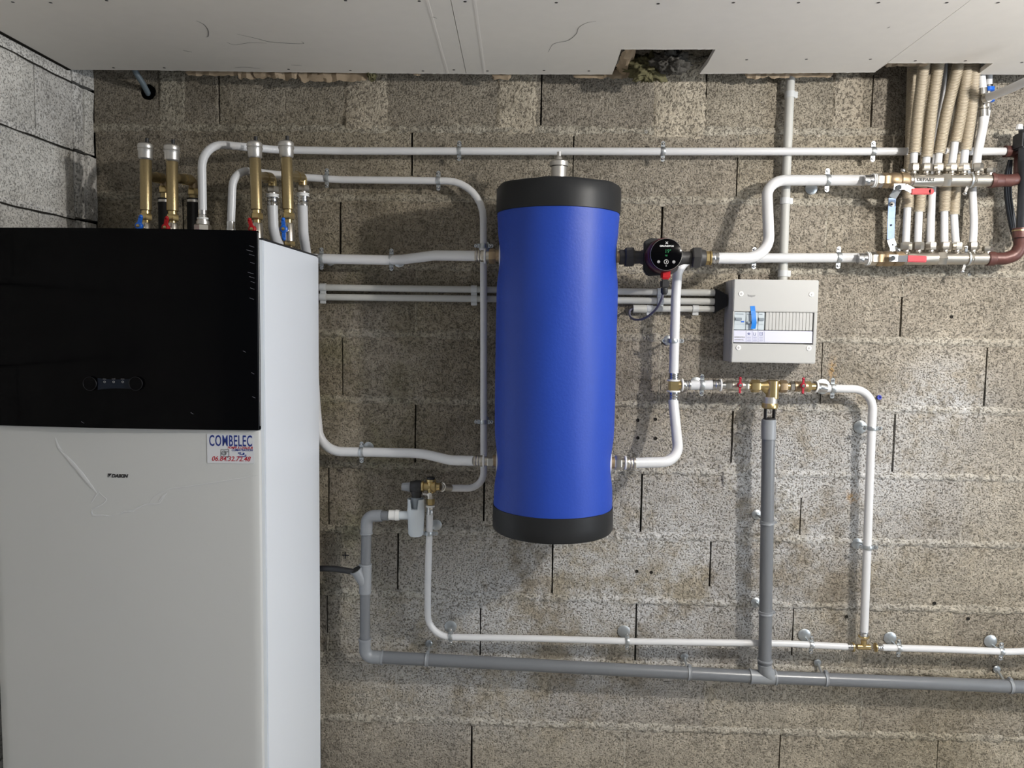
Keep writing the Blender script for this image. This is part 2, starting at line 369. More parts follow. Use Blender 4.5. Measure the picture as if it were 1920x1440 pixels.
wb = MB().box((XL-0.2, 0.034, -0.02), (2.6, 0.22, 2.75))
wall_back = struct('wall_back', wb, M['black_gap'], smooth=False)
rows = {0: W(1323, 200, 0).x, 1: -0.412, 2: -0.64, 3: -0.394, 4: -0.634, 5: -0.397, 6: -0.68, 7: -0.452, 8: -0.177, 9: -0.456, 10: -0.202, 11: -0.46, -1: -0.4}
hp = W(277, 172, 0)
filled = {(2, 4), (6, 4), (4, 4), (0, 0), (0, 1)}
for r_ in range(-1, 12):
    zt = Z0 - CH*(r_-1) - 0.0065; zb = zt - CH + 0.013
    if zb < 0: zb = 0.0
    if zt < 0.02: continue
    x = rows[r_]
    while x > XL: x -= 0.51
    while x < 2.5:
        ja, jb = random.uniform(.0014, .0042), random.uniform(.0012, .0034)
        a, b = max(x, XL) + ja, min(x + 0.51, 2.5) - jb
        if b - a > 0.04:
            hh = (hp.x, hp.z, 0.024) if (r_ == 0 and a < hp.x < b) else None
            g = back_grid_block(a, b, zb, zt, 100 if hh else 10, 44 if hh else 4, hh, seed=r_*7.3 + x*3)
            part('block', g, M['block'], wall_back, ang=60)
            if x > XL and (random.random() < .45 or (x > 0.9 and random.random() < .6)):      # joint partly pointed with mortar
                f0, f1 = (zb, zt) if random.random() < .35 or (x > 1.2) else ((zb, zb + (zt-zb)*random.uniform(.15, .5)) if random.random() < .5 else (zt - (zt-zb)*random.uniform(.15, .4), zt))
                vs = []; fs = []; n = 14
                for k in range(n+1):
                    z = f0 + (f1-f0)*k/n
                    for q, w in enumerate((-.007, 0, .006)): vs.append((x + w*(1+.7*noise.noise(Vector((z*40, q, x)))), (.006 if q != 1 else .0015 - .003*noise.noise(Vector((z*45, x, 3)))), z))
                for k in range(n):
                    for q in range(2): fs.append((k*3+q, k*3+q+1, k*3+q+4, k*3+q+3))
                part('mortar_joint', MB().add(vs, fs), M['mortar'], wall_back, ang=80)
        x += 0.51
# horizontal bed joints: rough smeared mortar
for r_ in range(-1, 12):
    zc = Z0 - CH*r_
    if zc < 0.03: continue
    mb = MB(); vs = []; fs = []; n = 620; prof = (-1.0, -0.55, 0, 0.55, 1.0)
    for i in range(n+1):
        x = XL + (2.5 - XL)*i/n
        hw = 0.0145 + 0.008*noise.noise(Vector((x*6, r_, 0))) + 0.007*noise.noise(Vector((x*28, r_, 4)))
        for k, p in enumerate(prof):
            z = zc + p*hw + 0.003*noise.noise(Vector((x*50, k, r_)))
            y = (0.006 if k in (0, 4) else -0.0015) - 0.0050*noise.noise(Vector((x*45, z*45, r_))) - 0.0025*noise.noise(Vector((x*110, z*110, r_)))
            vs.append((x, y, z))
    for i in range(n):
        for k in range(4): fs.append((i*5+k, (i+1)*5+k, (i+1)*5+k+1, i*5+k+1))
    mb.add(vs, fs); part('mortar_joint', mb, M['mortar'], wall_back, ang=80)
def patch(u0, v0, u1, v1, seed, th=0.006, nm='mortar_patch', mat='patch', depth=0):
    a, b = W(u0, v1, 0), W(u1, v0, 0); nx, nz = 14, 18; vs = []; fs = []
    for j in range(nz+1):
        for i in range(nx+1):
            x = a.x + (b.x-a.x)*i/nx; z = a.z + (b.z-a.z)*j/nz; e = min(i, nx-i)/nx; ez = min(j, nz-j)/nz
            if i in (0, nx): x += 0.012*noise.noise(Vector((z*22, seed, i)))
            if j in (0, nz): z += 0.012*noise.noise(Vector((x*22, seed, j)))
            y = 0.003 if (i in (0, nx) or j in (0, nz)) else -th*(0.6 + 0.9*noise.noise(Vector((x*20, z*20, seed))))
            vs.append((x, y, z))
    for j in range(nz):
        for i in range(nx): k = j*(nx+1)+i; fs.append((k, k+1, k+nx+2, k+nx+1))
    part(nm, MB().add(vs, fs), M[mat], wall_back, ang=80)
patch(645, 120, 727, 246, 1); patch(930, 120, 1008, 252, 2); patch(1222, 110, 1326, 258, 3); patch(1558, 110, 1622, 245, 4)
patch(298, 125, 348, 238, 5, 0.004, mat='mortar'); patch(1450, 906, 1496, 962, 6, 0.004, mat='mortar'); patch(1352, 868, 1396, 925, 8, 0.006, mat='mortar')
# small plaster dribbles and plugs
for (u, v, s) in ((755, 710, 4), (752, 726, 4), (778, 1315, 5), (673, 1150, 5), (1860, 1015, 3)):
    c = W(u, v, 0.0); mb = MB(); mb.sphere(c, s/590, 10, 0.3, (0, 1, 0))
    for q in mb.v: q.z = c.z + (q.z-c.z)*(2.2 if s == 5 else 1.2)
    part('mortar_splash', mb, M['mortar'], wall_back)
for (u, v) in ((1211, 247), (1247, 247), (1194, 1071), (1221, 1073), (1196, 788), (1229, 786), (1196, 821), (1229, 822), (1701, 514), (1767, 514), (1817, 515), (1784, 594), (1587, 1156), (1815, 1160), (1752, 1131)):
    c = W(u, v, 0.0); mb = MB(); mb.ring(c + Vector((0, -0.001, 0)), (0, 1, 0), 0.004, 0.0016, 12, 6); mb.cyl(c + Vector((0, -0.001, 0)), c + Vector((0, 0.003, 0)), 0.0035, 12)
    part('wall_plug', mb, M['plug_grey'] if v < 560 else M['black_gap'], wall_back)
c = W(1648, 745, 0); mb = MB(); mb.ring(c + Vector((0, -0.003, 0)), (0, 1, 0), 0.0055, 0.0022, 12, 6); mb.cyl(c, c + Vector((0, 0.01, 0)), 0.007, 12)
part('wall_plug', mb, M['plug_blue'], wall_back, label='blue plastic wall plug right of the bent white pipe')
c = W(648, 1041, 0.004); mb = MB(); mb.bar(c - Vector((0.011, 0, 0)), c + Vector((0.011, 0, 0)), 0.003, 0.001); mb.bar(c - Vector((0, 0, 0.012)), c + Vector((0, 0, 0.012)), 0.003, 0.001)
part('marker_cross', mb, M['ink'], wall_back, label='small black cross drawn on the blocks')

# left wall: paler blocks; courses and a cast corner strip
wall_left = struct('wall_left', MB().box((XL-0.24, -3.4, -0.02), (XL-0.034, 0.0, 2.75)), M['black_gap'], smooth=False)
zls = [WX(0, 82, XL).z, WX(0, 228, XL).z, WX(0, 376, XL).z]
zj = [zls[0] + 0.205] + zls + [zls[2] - 0.2147*k for k in range(1, 10)]
def lblock(y0, y1, z0, z1, seed, mat, nm='block', th=0.0, amp=0.0014, nx=8, nz=4):
    mb = back_grid_block(y0, y1, z0, z1, nx, nz, seed=seed, amp=amp)
    mb.v = [Vector((XL - p.y + th, p.x, p.z)) for p in mb.v]
    part(nm, mb, M[mat], wall_left, ang=60)
yj = WX(67, 190, XL).y
for k in range(len(zj)-1):
    zt, zb = zj[k] - 0.004, zj[k+1] + 0.004
    if zt < 0.05: break
    y = (yj if k % 2 == 1 else yj - 0.255) + 0.51
    while y > -3.3:
        a, b = max(y-0.51, -3.3) + 0.0015, min(y, -0.105) - 0.0015
        if b - a > 0.03: lblock(a, b, max(zb, 0), zt, k*3.1 + y, 'block_left')
        y -= 0.51
    lblock(-0.052, -0.001, max(zb, 0), zt - 0.002, k*5.7, 'block_left', 'corner_strip', 0.008, 0.006, 4, 12)
    lblock(-0.104, -0.053, max(zb, 0), zt - 0.002, k*6.7, 'mortar_left', 'corner_strip', 0.003, 0.002, 4, 8)
for k in range(1, 8):
    vs = []; fs = []; n = 200
    for i in range(n+1):
        y = -3.3 + 3.19*i/n; z = zj[k]
        for q, p in enumerate((-1, 0, 1)):
            vs.append((XL - (0.004 if q != 1 else 0.0) + 0.002*noise.noise(Vector((y*30, q, k))), y, z + 0.003 + p*(0.010 + 0.004*noise.noise(Vector((y*15, q, k)))) + (0.006 if p > 0 else 0)))
    for i in range(n):
        for q in range(2): fs.append((i*3+q, (i+1)*3+q, (i+1)*3+q+1, i*3+q+1))
    part('mortar_joint', MB().add(vs, fs), M['mortar_left'], wall_left, ang=80)
    # the crack under it
    vs2 = []; fs2 = []
    for i in range(n+1):
        y = -3.3 + 3.19*i/n; w = max(0.0004, 0.0022 + 0.0022*noise.noise(Vector((y*9, k, 2)))); z = zj[k] - 0.006 + 0.003*noise.noise(Vector((y*12, k, 7)))
        vs2 += [(XL + 0.0022, y, z-w), (XL + 0.0022, y, z+w)]
    for i in range(n): fs2.append((2*i, 2*i+2, 2*i+3, 2*i+1))
    part('open_crack', MB().add(vs2, fs2), M['black_gap'], wall_left)

struct('floor', MB().box((XL-0.2, -3.4, -0.12), (2.6, 0.034, 0.0)), M['floor'], smooth=False)

# ceiling: concrete slab above, plasterboard sheets below it
ceiling = struct('ceiling', MB().box((XL-0.2, -3.4, 2.62), (2.6, 0.2, 2.75)), M['black_gap'], smooth=False)
def board(poly, holes=()):
    mb = MB(); mb.prism([Vector((x, y, ZC)) for x, y in poly], (0, 0, 0.013)); return part('plasterboard', mb, M['plasterboard'], ceiling, smooth=False)
def zc(u, v): p = WZ(u, v, ZC); return (p.x, p.y)
s0, s1 = zc(874, 138.5), zc(845, 0); sl = (s1[0]-s0[0])/(s1[1]-s0[1]); sx = lambda y: s0[0] + sl*(y - s0[1])
t0 = 0.960; t1 = 1.262
board([(XL+0.012, -3.4), (sx(-3.4)-0.0008, -3.4), (sx(-.106)-0.0008, -0.106), (-0.5, -0.109), (-0.9, -0.118), (-1.15, -0.126), (XL+0.012, -0.128)])
nl, nr = zc(1165, 92), zc(1342, 92); nlb, nrb = zc(1148, 139), zc(1312, 138)
board([(sx(-3.4)+0.0008, -3.4), (t0-0.0006, -3.4), (t0-0.0006, -0.134), (0.8, -0.127), nrb, (nrb[0]+0.004, -0.2), nr, (0.33, nl[1]+0.004), nl, (nlb[0]+0.003, -0.2), nlb, (0.0, -0.104), (sx(-.106)+0.0008, -0.104)])
board([(t0+0.0006, -3.4), (2.5, -3.4), (2.5, -0.112), (t1, -0.115), (1.25, -0.215), (0.9625, -0.213), (t0+0.0006, -0.134)])
mb = MB().box((XL+0.0005, -3.4, ZC-0.0015), (XL+0.0115, -0.128, ZC+0.010)); part('dark_gap_strip', mb, M['black_gap'], ceiling, smooth=False)  # black strip added so the gap beside the wall reads dark
for y0, y1, side in ((-3.4, -.106, -1), (-3.4, -.106, 1)):   # tapered factory edges beside the open seam
    mb = MB(); o1, o2 = (0.052, 0.058)
    mb.prism([Vector((sx(y0)+side*o1, y0, ZC-0.0004)), Vector((sx(y0)+side*o2, y0, ZC-0.0004)), Vector((sx(y1)+side*o2, y1, ZC-0.0004)), Vector((sx(y1)+side*o1, y1, ZC-0.0004))], (0, 0, 0.0006))
    part('tapered_edge', mb, M['tapered'], ceiling, smooth=False)
mb = MB()     # crumbly raw edge of the sheets toward the wall
def rag(x0, y0, x1, y1, n=40):
    vs = []; fs = []
    for i in range(n+1):
        t = i/n; x = x0 + (x1-x0)*t; y = y0 + (y1-y0)*t; q = 0.0016*noise.noise(Vector((x*60, y*60, 0)))
        vs += [(x, y, ZC + 0.013), (x, y + 0.0012 + q, ZC + 0.006), (x, y + 0.0006 + q, ZC - 0.0008 - 0.0008*noise.noise(Vector((x*90, 3, 0)))), (x, y - 0.002, ZC - 0.0002)]
    for i in range(n):
        for k in range(3): fs.append((4*i+k, 4*i+4+k, 4*i+5+k, 4*i+1+k))
    mb.add(vs, fs)
rag(-0.5, -0.109, sx(-.106), -0.106, 80); rag(sx(-.106), -0.104, 0.0, -0.104); rag(0.0, -0.104, *nlb); rag(*nrb, 0.8, -0.127); rag(0.8, -0.127, t0, -0.134); rag(0.9625, -0.213, 1.25, -0.215); rag(nl[0], nl[1], nr[0], nr[1]); rag(-1.15, -0.126, -0.5, -0.109, 80)
part('torn_edge', mb, M['gypsum'], ceiling)
for (u, v) in ((24, 4), (95, 5), (200, 1), (648, 1), (786, 2), (872, 3), (1043, 5), (1234, 7), (1375, 5), (1497, 5), (1647, 5), (1775, 5), (1871, 5),
               (213, 127), (308, 127), (541, 130), (657, 132), (793, 133), (851, 131), (914, 133), (1020, 132), (1104, 133), (1400, 112), (1512, 111), (1632, 111), (1716, 114), (1810, 114), (1916, 117)):
    p = WZ(u, v, ZC); mb = MB().cyl(p + Vector((0, 0, -0.0003)), p + Vector((0, 0, 0.002)), 0.0040, 12); mb.bar(p + Vector((-0.003, 0.001, -0.0005)), p + Vector((0.003, -0.001, -0.0005)), 0.0012, 0.0004, (0, 0, 1))
    part('screw', mb, M['screwhead'], ceiling)
def scribble(pts, w=0.0011):
    pp = spline([WZ(u, v, ZC - 0.0004) for u, v in pts], 6); mb = MB(); vs = []; fs = []
    for i, p in enumerate(pp):
        d = (pp[min(i+1, len(pp)-1)] - pp[max(i-1, 0)]).normalized(); n_ = Vector((-d.y, d.x, 0))*w*(0.5+0.7*math.sin(math.pi*min(1, (i+.5)/len(pp)))); vs += [p+n_, p-n_]
    for i in range(len(pp)-1): fs.append((2*i, 2*i+1, 2*i+3, 2*i+2))
    mb.add(vs, fs); part('pencil_mark', mb, M['pencil'], ceiling, smooth=False)
scribble([(368, 39), (382, 46), (390, 57), (390, 68), (386, 70)]); scribble([(445, 64), (480, 72), (510, 79), (565, 82), (566, 78)]); scribble([(425, 79), (440, 84), (470, 80), (500, 81)], 0.0008)
scribble([(343, 94), (350, 96), (360, 98)], 0.0013); scribble([(1028, 98), (1035, 85), (1045, 80), (1065, 76), (1080, 64), (1085, 52), (1100, 43), (1118, 40)], 0.0009); scribble([(440, 127), (460, 126), (488, 129)]); scribble([(546, 122), (566, 123)])
scribble([(808, 34), (813, 32), (819, 35)], 0.0009); scribble([(1664, 53), (1669, 50)], 0.001)

# insulation above the boards: kraft facing hanging out at the wall side, wool in the notch
ins = thing('glass_wool_insulation', 'brown kraft-faced mineral wool poking out above the ceiling boards', 'insulation', (0.25, -0.2, ZC + 0.02))
def sheet(u0, u1, vb, d, seed, tear=5, vt=None, d2=None):
    n = max(6, int((u1-u0)/5)); vs = []; fs = []; m_ = 6
    for i in range(n+1):
        u = u0 + (u1-u0)*i/n; vbb = vb + tear*noise.noise(Vector((u*0.09, seed, 0))) + (-4 if i in (0, n) else 0)
        q = W(u, vbb, d); top = ZC + 0.03
        for k in range(m_+1):
            t = k/m_; z = top + (q.z - top)*t
            vs.append((q.x + 0.003*noise.noise(Vector((u*.2, k, seed))), -d - 0.012*noise.noise(Vector((u*0.07, k*0.35, seed))) - 0.012*math.sin(t*2.6), z))
    for i in range(n):
        for k in range(m_): a = i*(m_+1)+k; fs.append((a, a+m_+1, a+m_+2, a+1))
    part('kraft_paper', MB().add(vs, fs), M['kraft'], ins, ang=25)
sheet(350, 470, 143, 0.08, 1, 4); sheet(448, 482, 150, 0.082, 2, 5); sheet(478, 530, 148, 0.085, 3, 5); sheet(520, 560, 150, 0.08, 11, 6); sheet(562, 690, 154, 0.08, 4, 6)
sheet(775, 790, 143, 0.08, 5, 2); sheet(922, 958, 150, 0.078, 6, 5); sheet(1075, 1180, 148, 0.075, 7, 4); sheet(1395, 1480, 148, 0.075, 8, 6); sheet(1478, 1560, 146, 0.078, 9, 4); sheet(1655, 1740, 126, 0.15, 10, 6)
# folded kraft flap on the left side of the notch
vs = []; fs = []; A = Vector((nl[0]+0.002, nl[1]+0.005, ZC+0.012)); Bp = Vector((nlb[0]+0.0, -0.10, ZC+0.012))
for i in range(15):
    t = i/14; p = A.lerp(Bp, t)
    for k in range(6):
        s = k/5; vs.append((p.x + (0.010 + 0.045*s)*(1 if i else 0.8) + 0.007*noise.noise(Vector((i*.5, k*.6, 4))), p.y + 0.008*noise.noise(Vector((i*.6, k*.6, 9))), p.z + 0.004 + 0.05*s*s*(1-t) - 0.016*math.sin(s*3.0)*t + 0.011*noise.noise(Vector((i*.6, k*.9, 1)))))
for i in range(14):
    for k in range(5): a = i*6+k; fs.append((a, a+6, a+7, a+1))
part('kraft_paper', MB().add(vs, fs), M['kraft'], ins, ang=25)
def tuft(u, v, d, rx_, rz_, seed, mat, ry=0.03, rough=0.55):
    c = W(u, v, d); bm = bmesh.new(); bmesh.ops.create_icosphere(bm, subdivisions=5, radius=1.0)
    mb = MB(); vs = []
    for q in bm.verts:
        p = q.co; k = 1 + rough*noise.fractal(p*2.2 + Vector((seed, 0, 0)), 0.6, 2.0, 5); vs.append(c + Vector((p.x*rx_*k, p.y*ry*k, p.z*rz_*k)))
    fs = [tuple(x.index for x in f.verts) for f in bm.faces]; bm.free(); mb.add(vs, fs); return mb
mb = tuft(1217, 128, 0.14, 0.055, 0.036, 1, 'wool'); part('wool_tuft', mb, M['wool'], ins, ang=180)
mb = tuft(1256, 118, 0.17, 0.05, 0.03, 5, 'wool', 0.05, 0.4); part('wool_tuft', mb, M['greywool'], ins, ang=180)
mb = tuft(696, 141, 0.08, 0.012, 0.012, 3, 'wool'); part('wool_tuft', mb, M['wool'], ins, ang=180)
mb = MB().box((XL, -3.3, ZC+0.06), (0.22, -0.09, 2.61)); mb.box((0.46, -3.3, ZC+0.06), (2.5, -0.23, 2.61)); mb.box((0.22, -3.3, ZC+0.06), (0.46, -0.34, 2.61))
part('wool_batt', mb, M['greywool'], ins, smooth=False)

# ================================================================== HEAT PUMP INDOOR UNIT
XR = -0.682; XLc = -1.366; DB = 0.095; ZT = 1.848; DF = 0.607
unit = thing('heat_pump_unit', 'tall white floor-standing indoor unit with a gloss black upper hood', 'heat pump', (-1.04, -0.33, 0.0))
mb = MB().box((XLc, -DB, 0.03), (XR, -(DF-0.034), ZT)); part('side_casing', mb, M['cabinet_white'], unit, bevel=0.004)
mb = MB().box((XLc+0.002, -DB-0.002, ZT+0.0005), (XR-0.002, -(DF-0.036), ZT+0.005)); part('top_cover', mb, M['black_plastic'], unit, bevel=0.001)
zh = WX(487, 806, XR).z; zht = W(480, 433, DF).z
def bowed(x0, x1, z0, z1, d0, d1, bow, n=28, rr=0.008, mat=None):
    pts = []
    for i in range(n+1):
        t = i/n; x = x0 + (x1-x0)*t; e = min(t, 1-t)*(x1-x0); y = -(d1 + bow*math.sin(math.pi*t))
        if e < rr: y += rr - math.sqrt(max(0, rr*rr - (rr-e)**2))
        pts.append(Vector((x, y, z0)))
    # finer round corners
    pts = [Vector((x0, -d0, z0)), Vector((x0, -d1+rr, z0))] + [Vector((x0 + rr*(1-math.cos(a)), -d1 + rr*(1-math.sin(a)), z0)) for a in (0.4, 0.8, 1.2)] + [p for p in pts if x0+rr < p.x < x1-rr] + [Vector((x1 - rr*(1-math.cos(a)), -d1 + rr*(1-math.sin(a)), z0)) for a in (1.2, 0.8, 0.4)] + [Vector((x1, -d1+rr, z0)), Vector((x1, -d0, z0))]
    return MB().prism(pts, (0, 0, z1-z0))
mb = bowed(XLc, XR, 0.035, zh-0.002, DF-0.007, DF, 0.012); part('front_panel', mb, M['cabinet_front'], unit, label='white lower front panel', ang=50)
mb = bowed(XLc-0.001, XR+0.001, zh, zht, DF-0.006, DF+0.009, 0.018, rr=0.005); hood = part('black_hood', mb, M['gloss_black'], unit, bevel=0.0015, label='gloss black upper hood', ang=50)
mb = MB().box((XLc+0.0012, -(DF-0.0345), 0.032), (XR-0.0012, -(DF-0.0072), ZT-0.001)); part('front_frame', mb, M['frame_grey'], unit, bevel=0.002, label='pale grey edge strip behind the front panels')
for x in (XLc+0.05, XR-0.05):
    for y in (-DB-0.05, -DF+0.08):
        part('foot', MB().cyl((x, y, 0), (x, y, 0.032), 0.02), M['black_plastic'], unit)
# bright film edge down the right rim of the hood
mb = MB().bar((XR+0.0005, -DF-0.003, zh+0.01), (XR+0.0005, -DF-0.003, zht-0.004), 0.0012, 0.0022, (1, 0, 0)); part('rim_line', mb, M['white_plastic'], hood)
def yf(x, hoodf=True):
    t = (x - XLc)/(XR - XLc); return -(DF + (0.009 if hoodf else 0) + (0.018 if hoodf else 0.012)*math.sin(math.pi*t))
def WF(u, v, hoodf=True, lift=0.0):
    p = W(u, v, DF+0.01)
    for _ in range(3): p = W(u, v, -yf(p.x, hoodf) + lift)
    return p
# display bar with two rotary knobs
a, b = WF(184, 719), WF(257, 719)
poly = []
for i in range(13): t = i/12; poly.append(a.lerp(b, t) + Vector((0, 0, 0.0098 + 0.0035*(2*t-1)**2)))
for i in range(12, -1, -1): t = i/12; poly.append(a.lerp(b, t) + Vector((0, 0, -0.0118 - 0.0035*(2*t-1)**2)))
mb = MB().prism([p + Vector((0, -0.002, 0)) for p in poly], (0, 0.004, 0)); bar_ = part('display_bar', mb, M['display'], hood, label='dark blue display bar')
for u in (171, 257):
    p = WF(u, 719, True, 0.0); mb = MB().lathe(p + Vector((0, 0.003, 0)), (0, -1, 0), [(0, .0165), (.008, .0165), (.010, .015), (.0102, .001)], 32); part('rotary_knob', mb, M['gloss_black'], hood)
    mb = MB().ring(p + Vector((0, -0.0065, 0)), (0, 1, 0), .0163, .0009, 32, 6); part('knob_ring', mb, M['knobring'], hood)
for u in (196, 213, 230):
    p = WF(u, 716, True, 0.003); mb = MB().ring(p, (0, 1, 0), .0022, .0005, 12, 5); mb.cyl(p + Vector((-.004, 0, .007)), p + Vector((.004, 0, .007)), .0004, 6); part('symbol', mb, M['grey_print'], hood)
# scuffs of torn film at the hood's right edge
mb = MB()
for (u, v, l) in ((472, 462, 9), (468, 470, 12), (472, 478, 10), (473, 493, 8), (470, 512, 11), (472, 520, 10), (474, 529, 8), (473, 541, 8), (472, 560, 8), (474, 700, 5), (476, 745, 6), (458, 659, 5), (360, 775, 5), (155, 792, 5)):
    p, q = WF(u-l/2, v-1.5, True, .0006), WF(u+l/2, v+1.5, True, .0006); mb.bar(p, q, .0012, .0006)
o = part('film_scuff', mb, M['scuff'], hood); o['kind'] = 'stuff'
# wrinkled protective film on the lower panel
def crease(pts, w, nm='film_crease'):
    pp = spline([WF(u, v, False, .0004) for u, v in pts], 5); n = len(pp)
    mb = MB().tube(pp, [1.5*w*(0.25 + 0.75*abs(math.sin(math.pi*(i+.3)/n*1.0)))*(0.7+0.5*random.random()) for i in range(n)], 6)
    for q in mb.v: y0 = yf(q.x, False); q.y = y0 + (q.y - y0)*0.45
    part(nm, mb, M['film'], unit)
crease([(104, 822), (107, 832), (112, 842), (118, 845)], .0022); crease([(112, 845), (130, 862), (150, 885), (168, 908), (183, 927)], .0036); crease([(186, 921), (180, 928), (170, 944)], .0014)
crease([(183, 921), (192, 930), (199, 937), (190, 946), (174, 955), (171, 964), (178, 967)], .0012); crease([(171, 955), (174, 966), (190, 966), (205, 968)], .0022); crease([(205, 968), (230, 962), (247, 958), (262, 950), (278, 945), (295, 945), (305, 935), (313, 923)], .0016)
crease([(278, 946), (290, 930), (318, 917), (360, 911), (400, 905), (450, 897), (483, 891)], .0011); crease([(296, 942), (304, 932), (312, 925)], .0022); crease([(225, 961), (240, 959), (250, 959)], .0022)
# maker's lettering and the installer's sticker
o_ = WF(209, 895, False, .0006); k_ = WF(246, 895, False, .0006)
mb = text_mb('DAIKIN', o_, 0.0118, bold=0.00045, shear=0.3, sx=1.02); part('lettering', mb, M['ink'], unit, smooth=False)
p = WF(203, 894, False, .0006); mb = MB().prism([p + Vector((-.0015, 0, .008)), p + Vector((.009, 0, .008)), p + Vector((.002, 0, .0002))], (0, .0004, 0)); mb.prism([p + Vector((-.0015, 0, .0055)), p + Vector((-.0015, 0, -.0012)), p + Vector((.0005, 0, -.0012))], (0, .0004, 0)); part('triangle_mark', mb, M['ink'], unit, smooth=False)
A_, B_ = WF(389, 868, False, .0), WF(476, 815, False, .0)
dirx = Vector((B_.x-A_.x, yf(B_.x, False) - yf(A_.x, False), 0)); sw = dirx.length; dirx.normalize(); sh = B_.z - A_.z
def ST(a, b, lift=.0012): return Vector((A_.x, yf(A_.x, False), A_.z)) + dirx*(a*sw) + Vector((0, -lift, b*sh))
mb = MB().prism([ST(0, 0, .0005), ST(1, 0, .0005), ST(1, 1, .0005), ST(0, 1, .0005)], (0, -.0006, 0)); stk = part('sticker', mb, M['sticker'], unit, smooth=False, label='installer sticker with blue and red lettering')
def stext(t, a, b, size, mat, bold, shear=0, sx=1.0): bold *= .55; part('lettering', text_mb(t, ST(a, b), size, right=dirx, sx=sx, bold=bold, shear=shear), M[mat], stk, smooth=False)
part('lettering', text_mb('COMBELEC', ST(.045, .60), .0385, right=dirx, sx=.50, bold=.0005, space=1.12), M['navy'], stk, smooth=False)
stext('POMPE A CHALEUR', .44, .505, .0082, 'red_print', .0003, .3, .86); stext('CLIMATISATION', .52, .425, .0082, 'navy', .0003, .3, .86)
stext('06.84.32.72.48', .09, .08, .0165, 'red_print', .0004, .25, .98)
mb = MB(); e = .0008
for (a, b, c2, d2) in ((.29, .22, .47, .235), (.29, .465, .47, .48), (.29, .22, .30, .48), (.46, .22, .47, .48), (.31, .20, .34, .22), (.42, .20, .45, .22)):
    mb.prism([ST(a, b), ST(c2, b), ST(c2, d2), ST(a, d2)], (0, -.0003, 0))
mb.ring(ST(.36, .35), (0, 1, 0), .0055, .0007, 20, 5); mb.ring(ST(.36, .35), (0, 1, 0), .0028, .0006, 14, 5); mb.bar(ST(.41, .40), ST(.45, .40), .0015, .0003)
part('appliance_icon', mb, M['ink'], stk, smooth=False)
mb = MB()
for (a, b, c2, d2) in ((.66, .22, .84, .25), (.66, .34, .73, .38), (.69, .29, .79, .32), (.76, .32, .80, .37), (.80, .27, .84, .30)): mb.prism([ST(a, b), ST(c2, b), ST(c2, d2), ST(a, d2)], (0, -.0003, 0))
part('badge', mb, M['navy'], stk, smooth=False)

# ================================================================== FITTING BUILDERS
Zv = Vector((0, 0, 1))
def profpart(name, o, d, prof, mat, parent, seg=24, **k): return part(name, MB().lathe(o, d, prof, seg), M[mat], parent, **k)
def press_sleeve(parent, end, d, r, L=0.030, ringmat='white_plastic', mat='chrome'):
    """steel press sleeve starting at the pipe's end and running along d, with its plastic witness ring"""
    d = Vector(d).normalized(); end = Vector(end); c = end - d*0.004
    profpart('press_sleeve', c, d, [(0, r*1.08), (.002, r*1.12), (L*.25, r*1.12), (L*.32, r*1.02), (L*.42, r*1.14), (L*.55, r*1.14), (L*.62, r*1.02), (L*.72, r*1.12), (L, r*1.12)], mat, parent)
    profpart('witness_ring', c + d*L, d, [(0, r*1.15), (.001, r*1.38), (.005, r*1.38), (.006, r*1.15)], ringmat, parent)
    return c + d*(L+.006)

def collar(name, label, u, v, d, r, axis, ears=None, rosette=0.0, ros_off=(0, 0), cat='pipe clamp', group='galvanised collars holding the white pipes', mat='galv'):
    c = W(u, v, d); ax = Vector(axis).normalized(); t = thing(name, label, cat, Vector((c.x, 0, c.z)), group)
    out = Vector((0, -1, 0)); side = ax.cross(out).normalized(); w = 0.0065
    rr = r*1.03
    mb = MB().lathe(c - ax*w, ax, [(0, rr), (0, rr+.0014), (w*.6, rr+.0026), (w*1.4, rr+.0026), (2*w, rr+.0014), (2*w, rr)], 28, caps=False); part('band', mb, M[mat], t)
    for s in (-1, 1):
        e0 = c + side*s*(rr+.001); e1 = c + side*s*(rr+.0125)
        mb = MB().bar(e0, e1, 2*w*.95, .0022, (0, -1, 0)); mb.lathe(e1 - Vector((0, -.0011, 0)), (0, -1, 0), [(0, w*.95), (.0022, w*.95)], 16); mb2 = mb
        part('ear', mb2, M[mat], t)
        mb = MB().lathe(e1 - side*s*.002 + Vector((0, -.001, 0)), (0, -1, 0), [(0, .0040), (.002, .0040), (.0035, .0025), (.0036, .0005)], 12); mb.bar(e1 - side*s*.002 + Vector((-.002, -.0048, 0)), e1 - side*s*.002 + Vector((.002, -.0048, 0)), .0008, .0004); part('screw', mb, M['chrome'], t)
    b0 = Vector((c.x, 0, c.z)); part('rod', MB().cyl(c + Vector((0, rr, 0)), b0 + Vector((0, .01, 0)), .0032, 10), M[mat], t)
    part('boss', MB().hexa(c + Vector((0, rr, 0)), c + Vector((0, min(rr+.008, d-.002), 0)), .006), M[mat], t)
    if rosette:
        part('rosette', MB().lathe(b0 + Vector((ros_off[0], -.0005, ros_off[1])), (0, -1, 0), [(0, rosette), (.0015, rosette), (.003, rosette*.86), (.0045, rosette*.5), (.005, .004)], 28), M[mat], t)
    return t

PW = {}
def pipe(label, pts, r, rad=0.07, name='water_pipe', mat='pipe_white', cat='pipe', spl=False, group=None, seg=18):
    pp = spline(P(pts)) if spl else fillet(P(pts), rad)
    o = solo(name, label, cat, MB().tube(pp, r, seg), M[mat], group=group); return pp

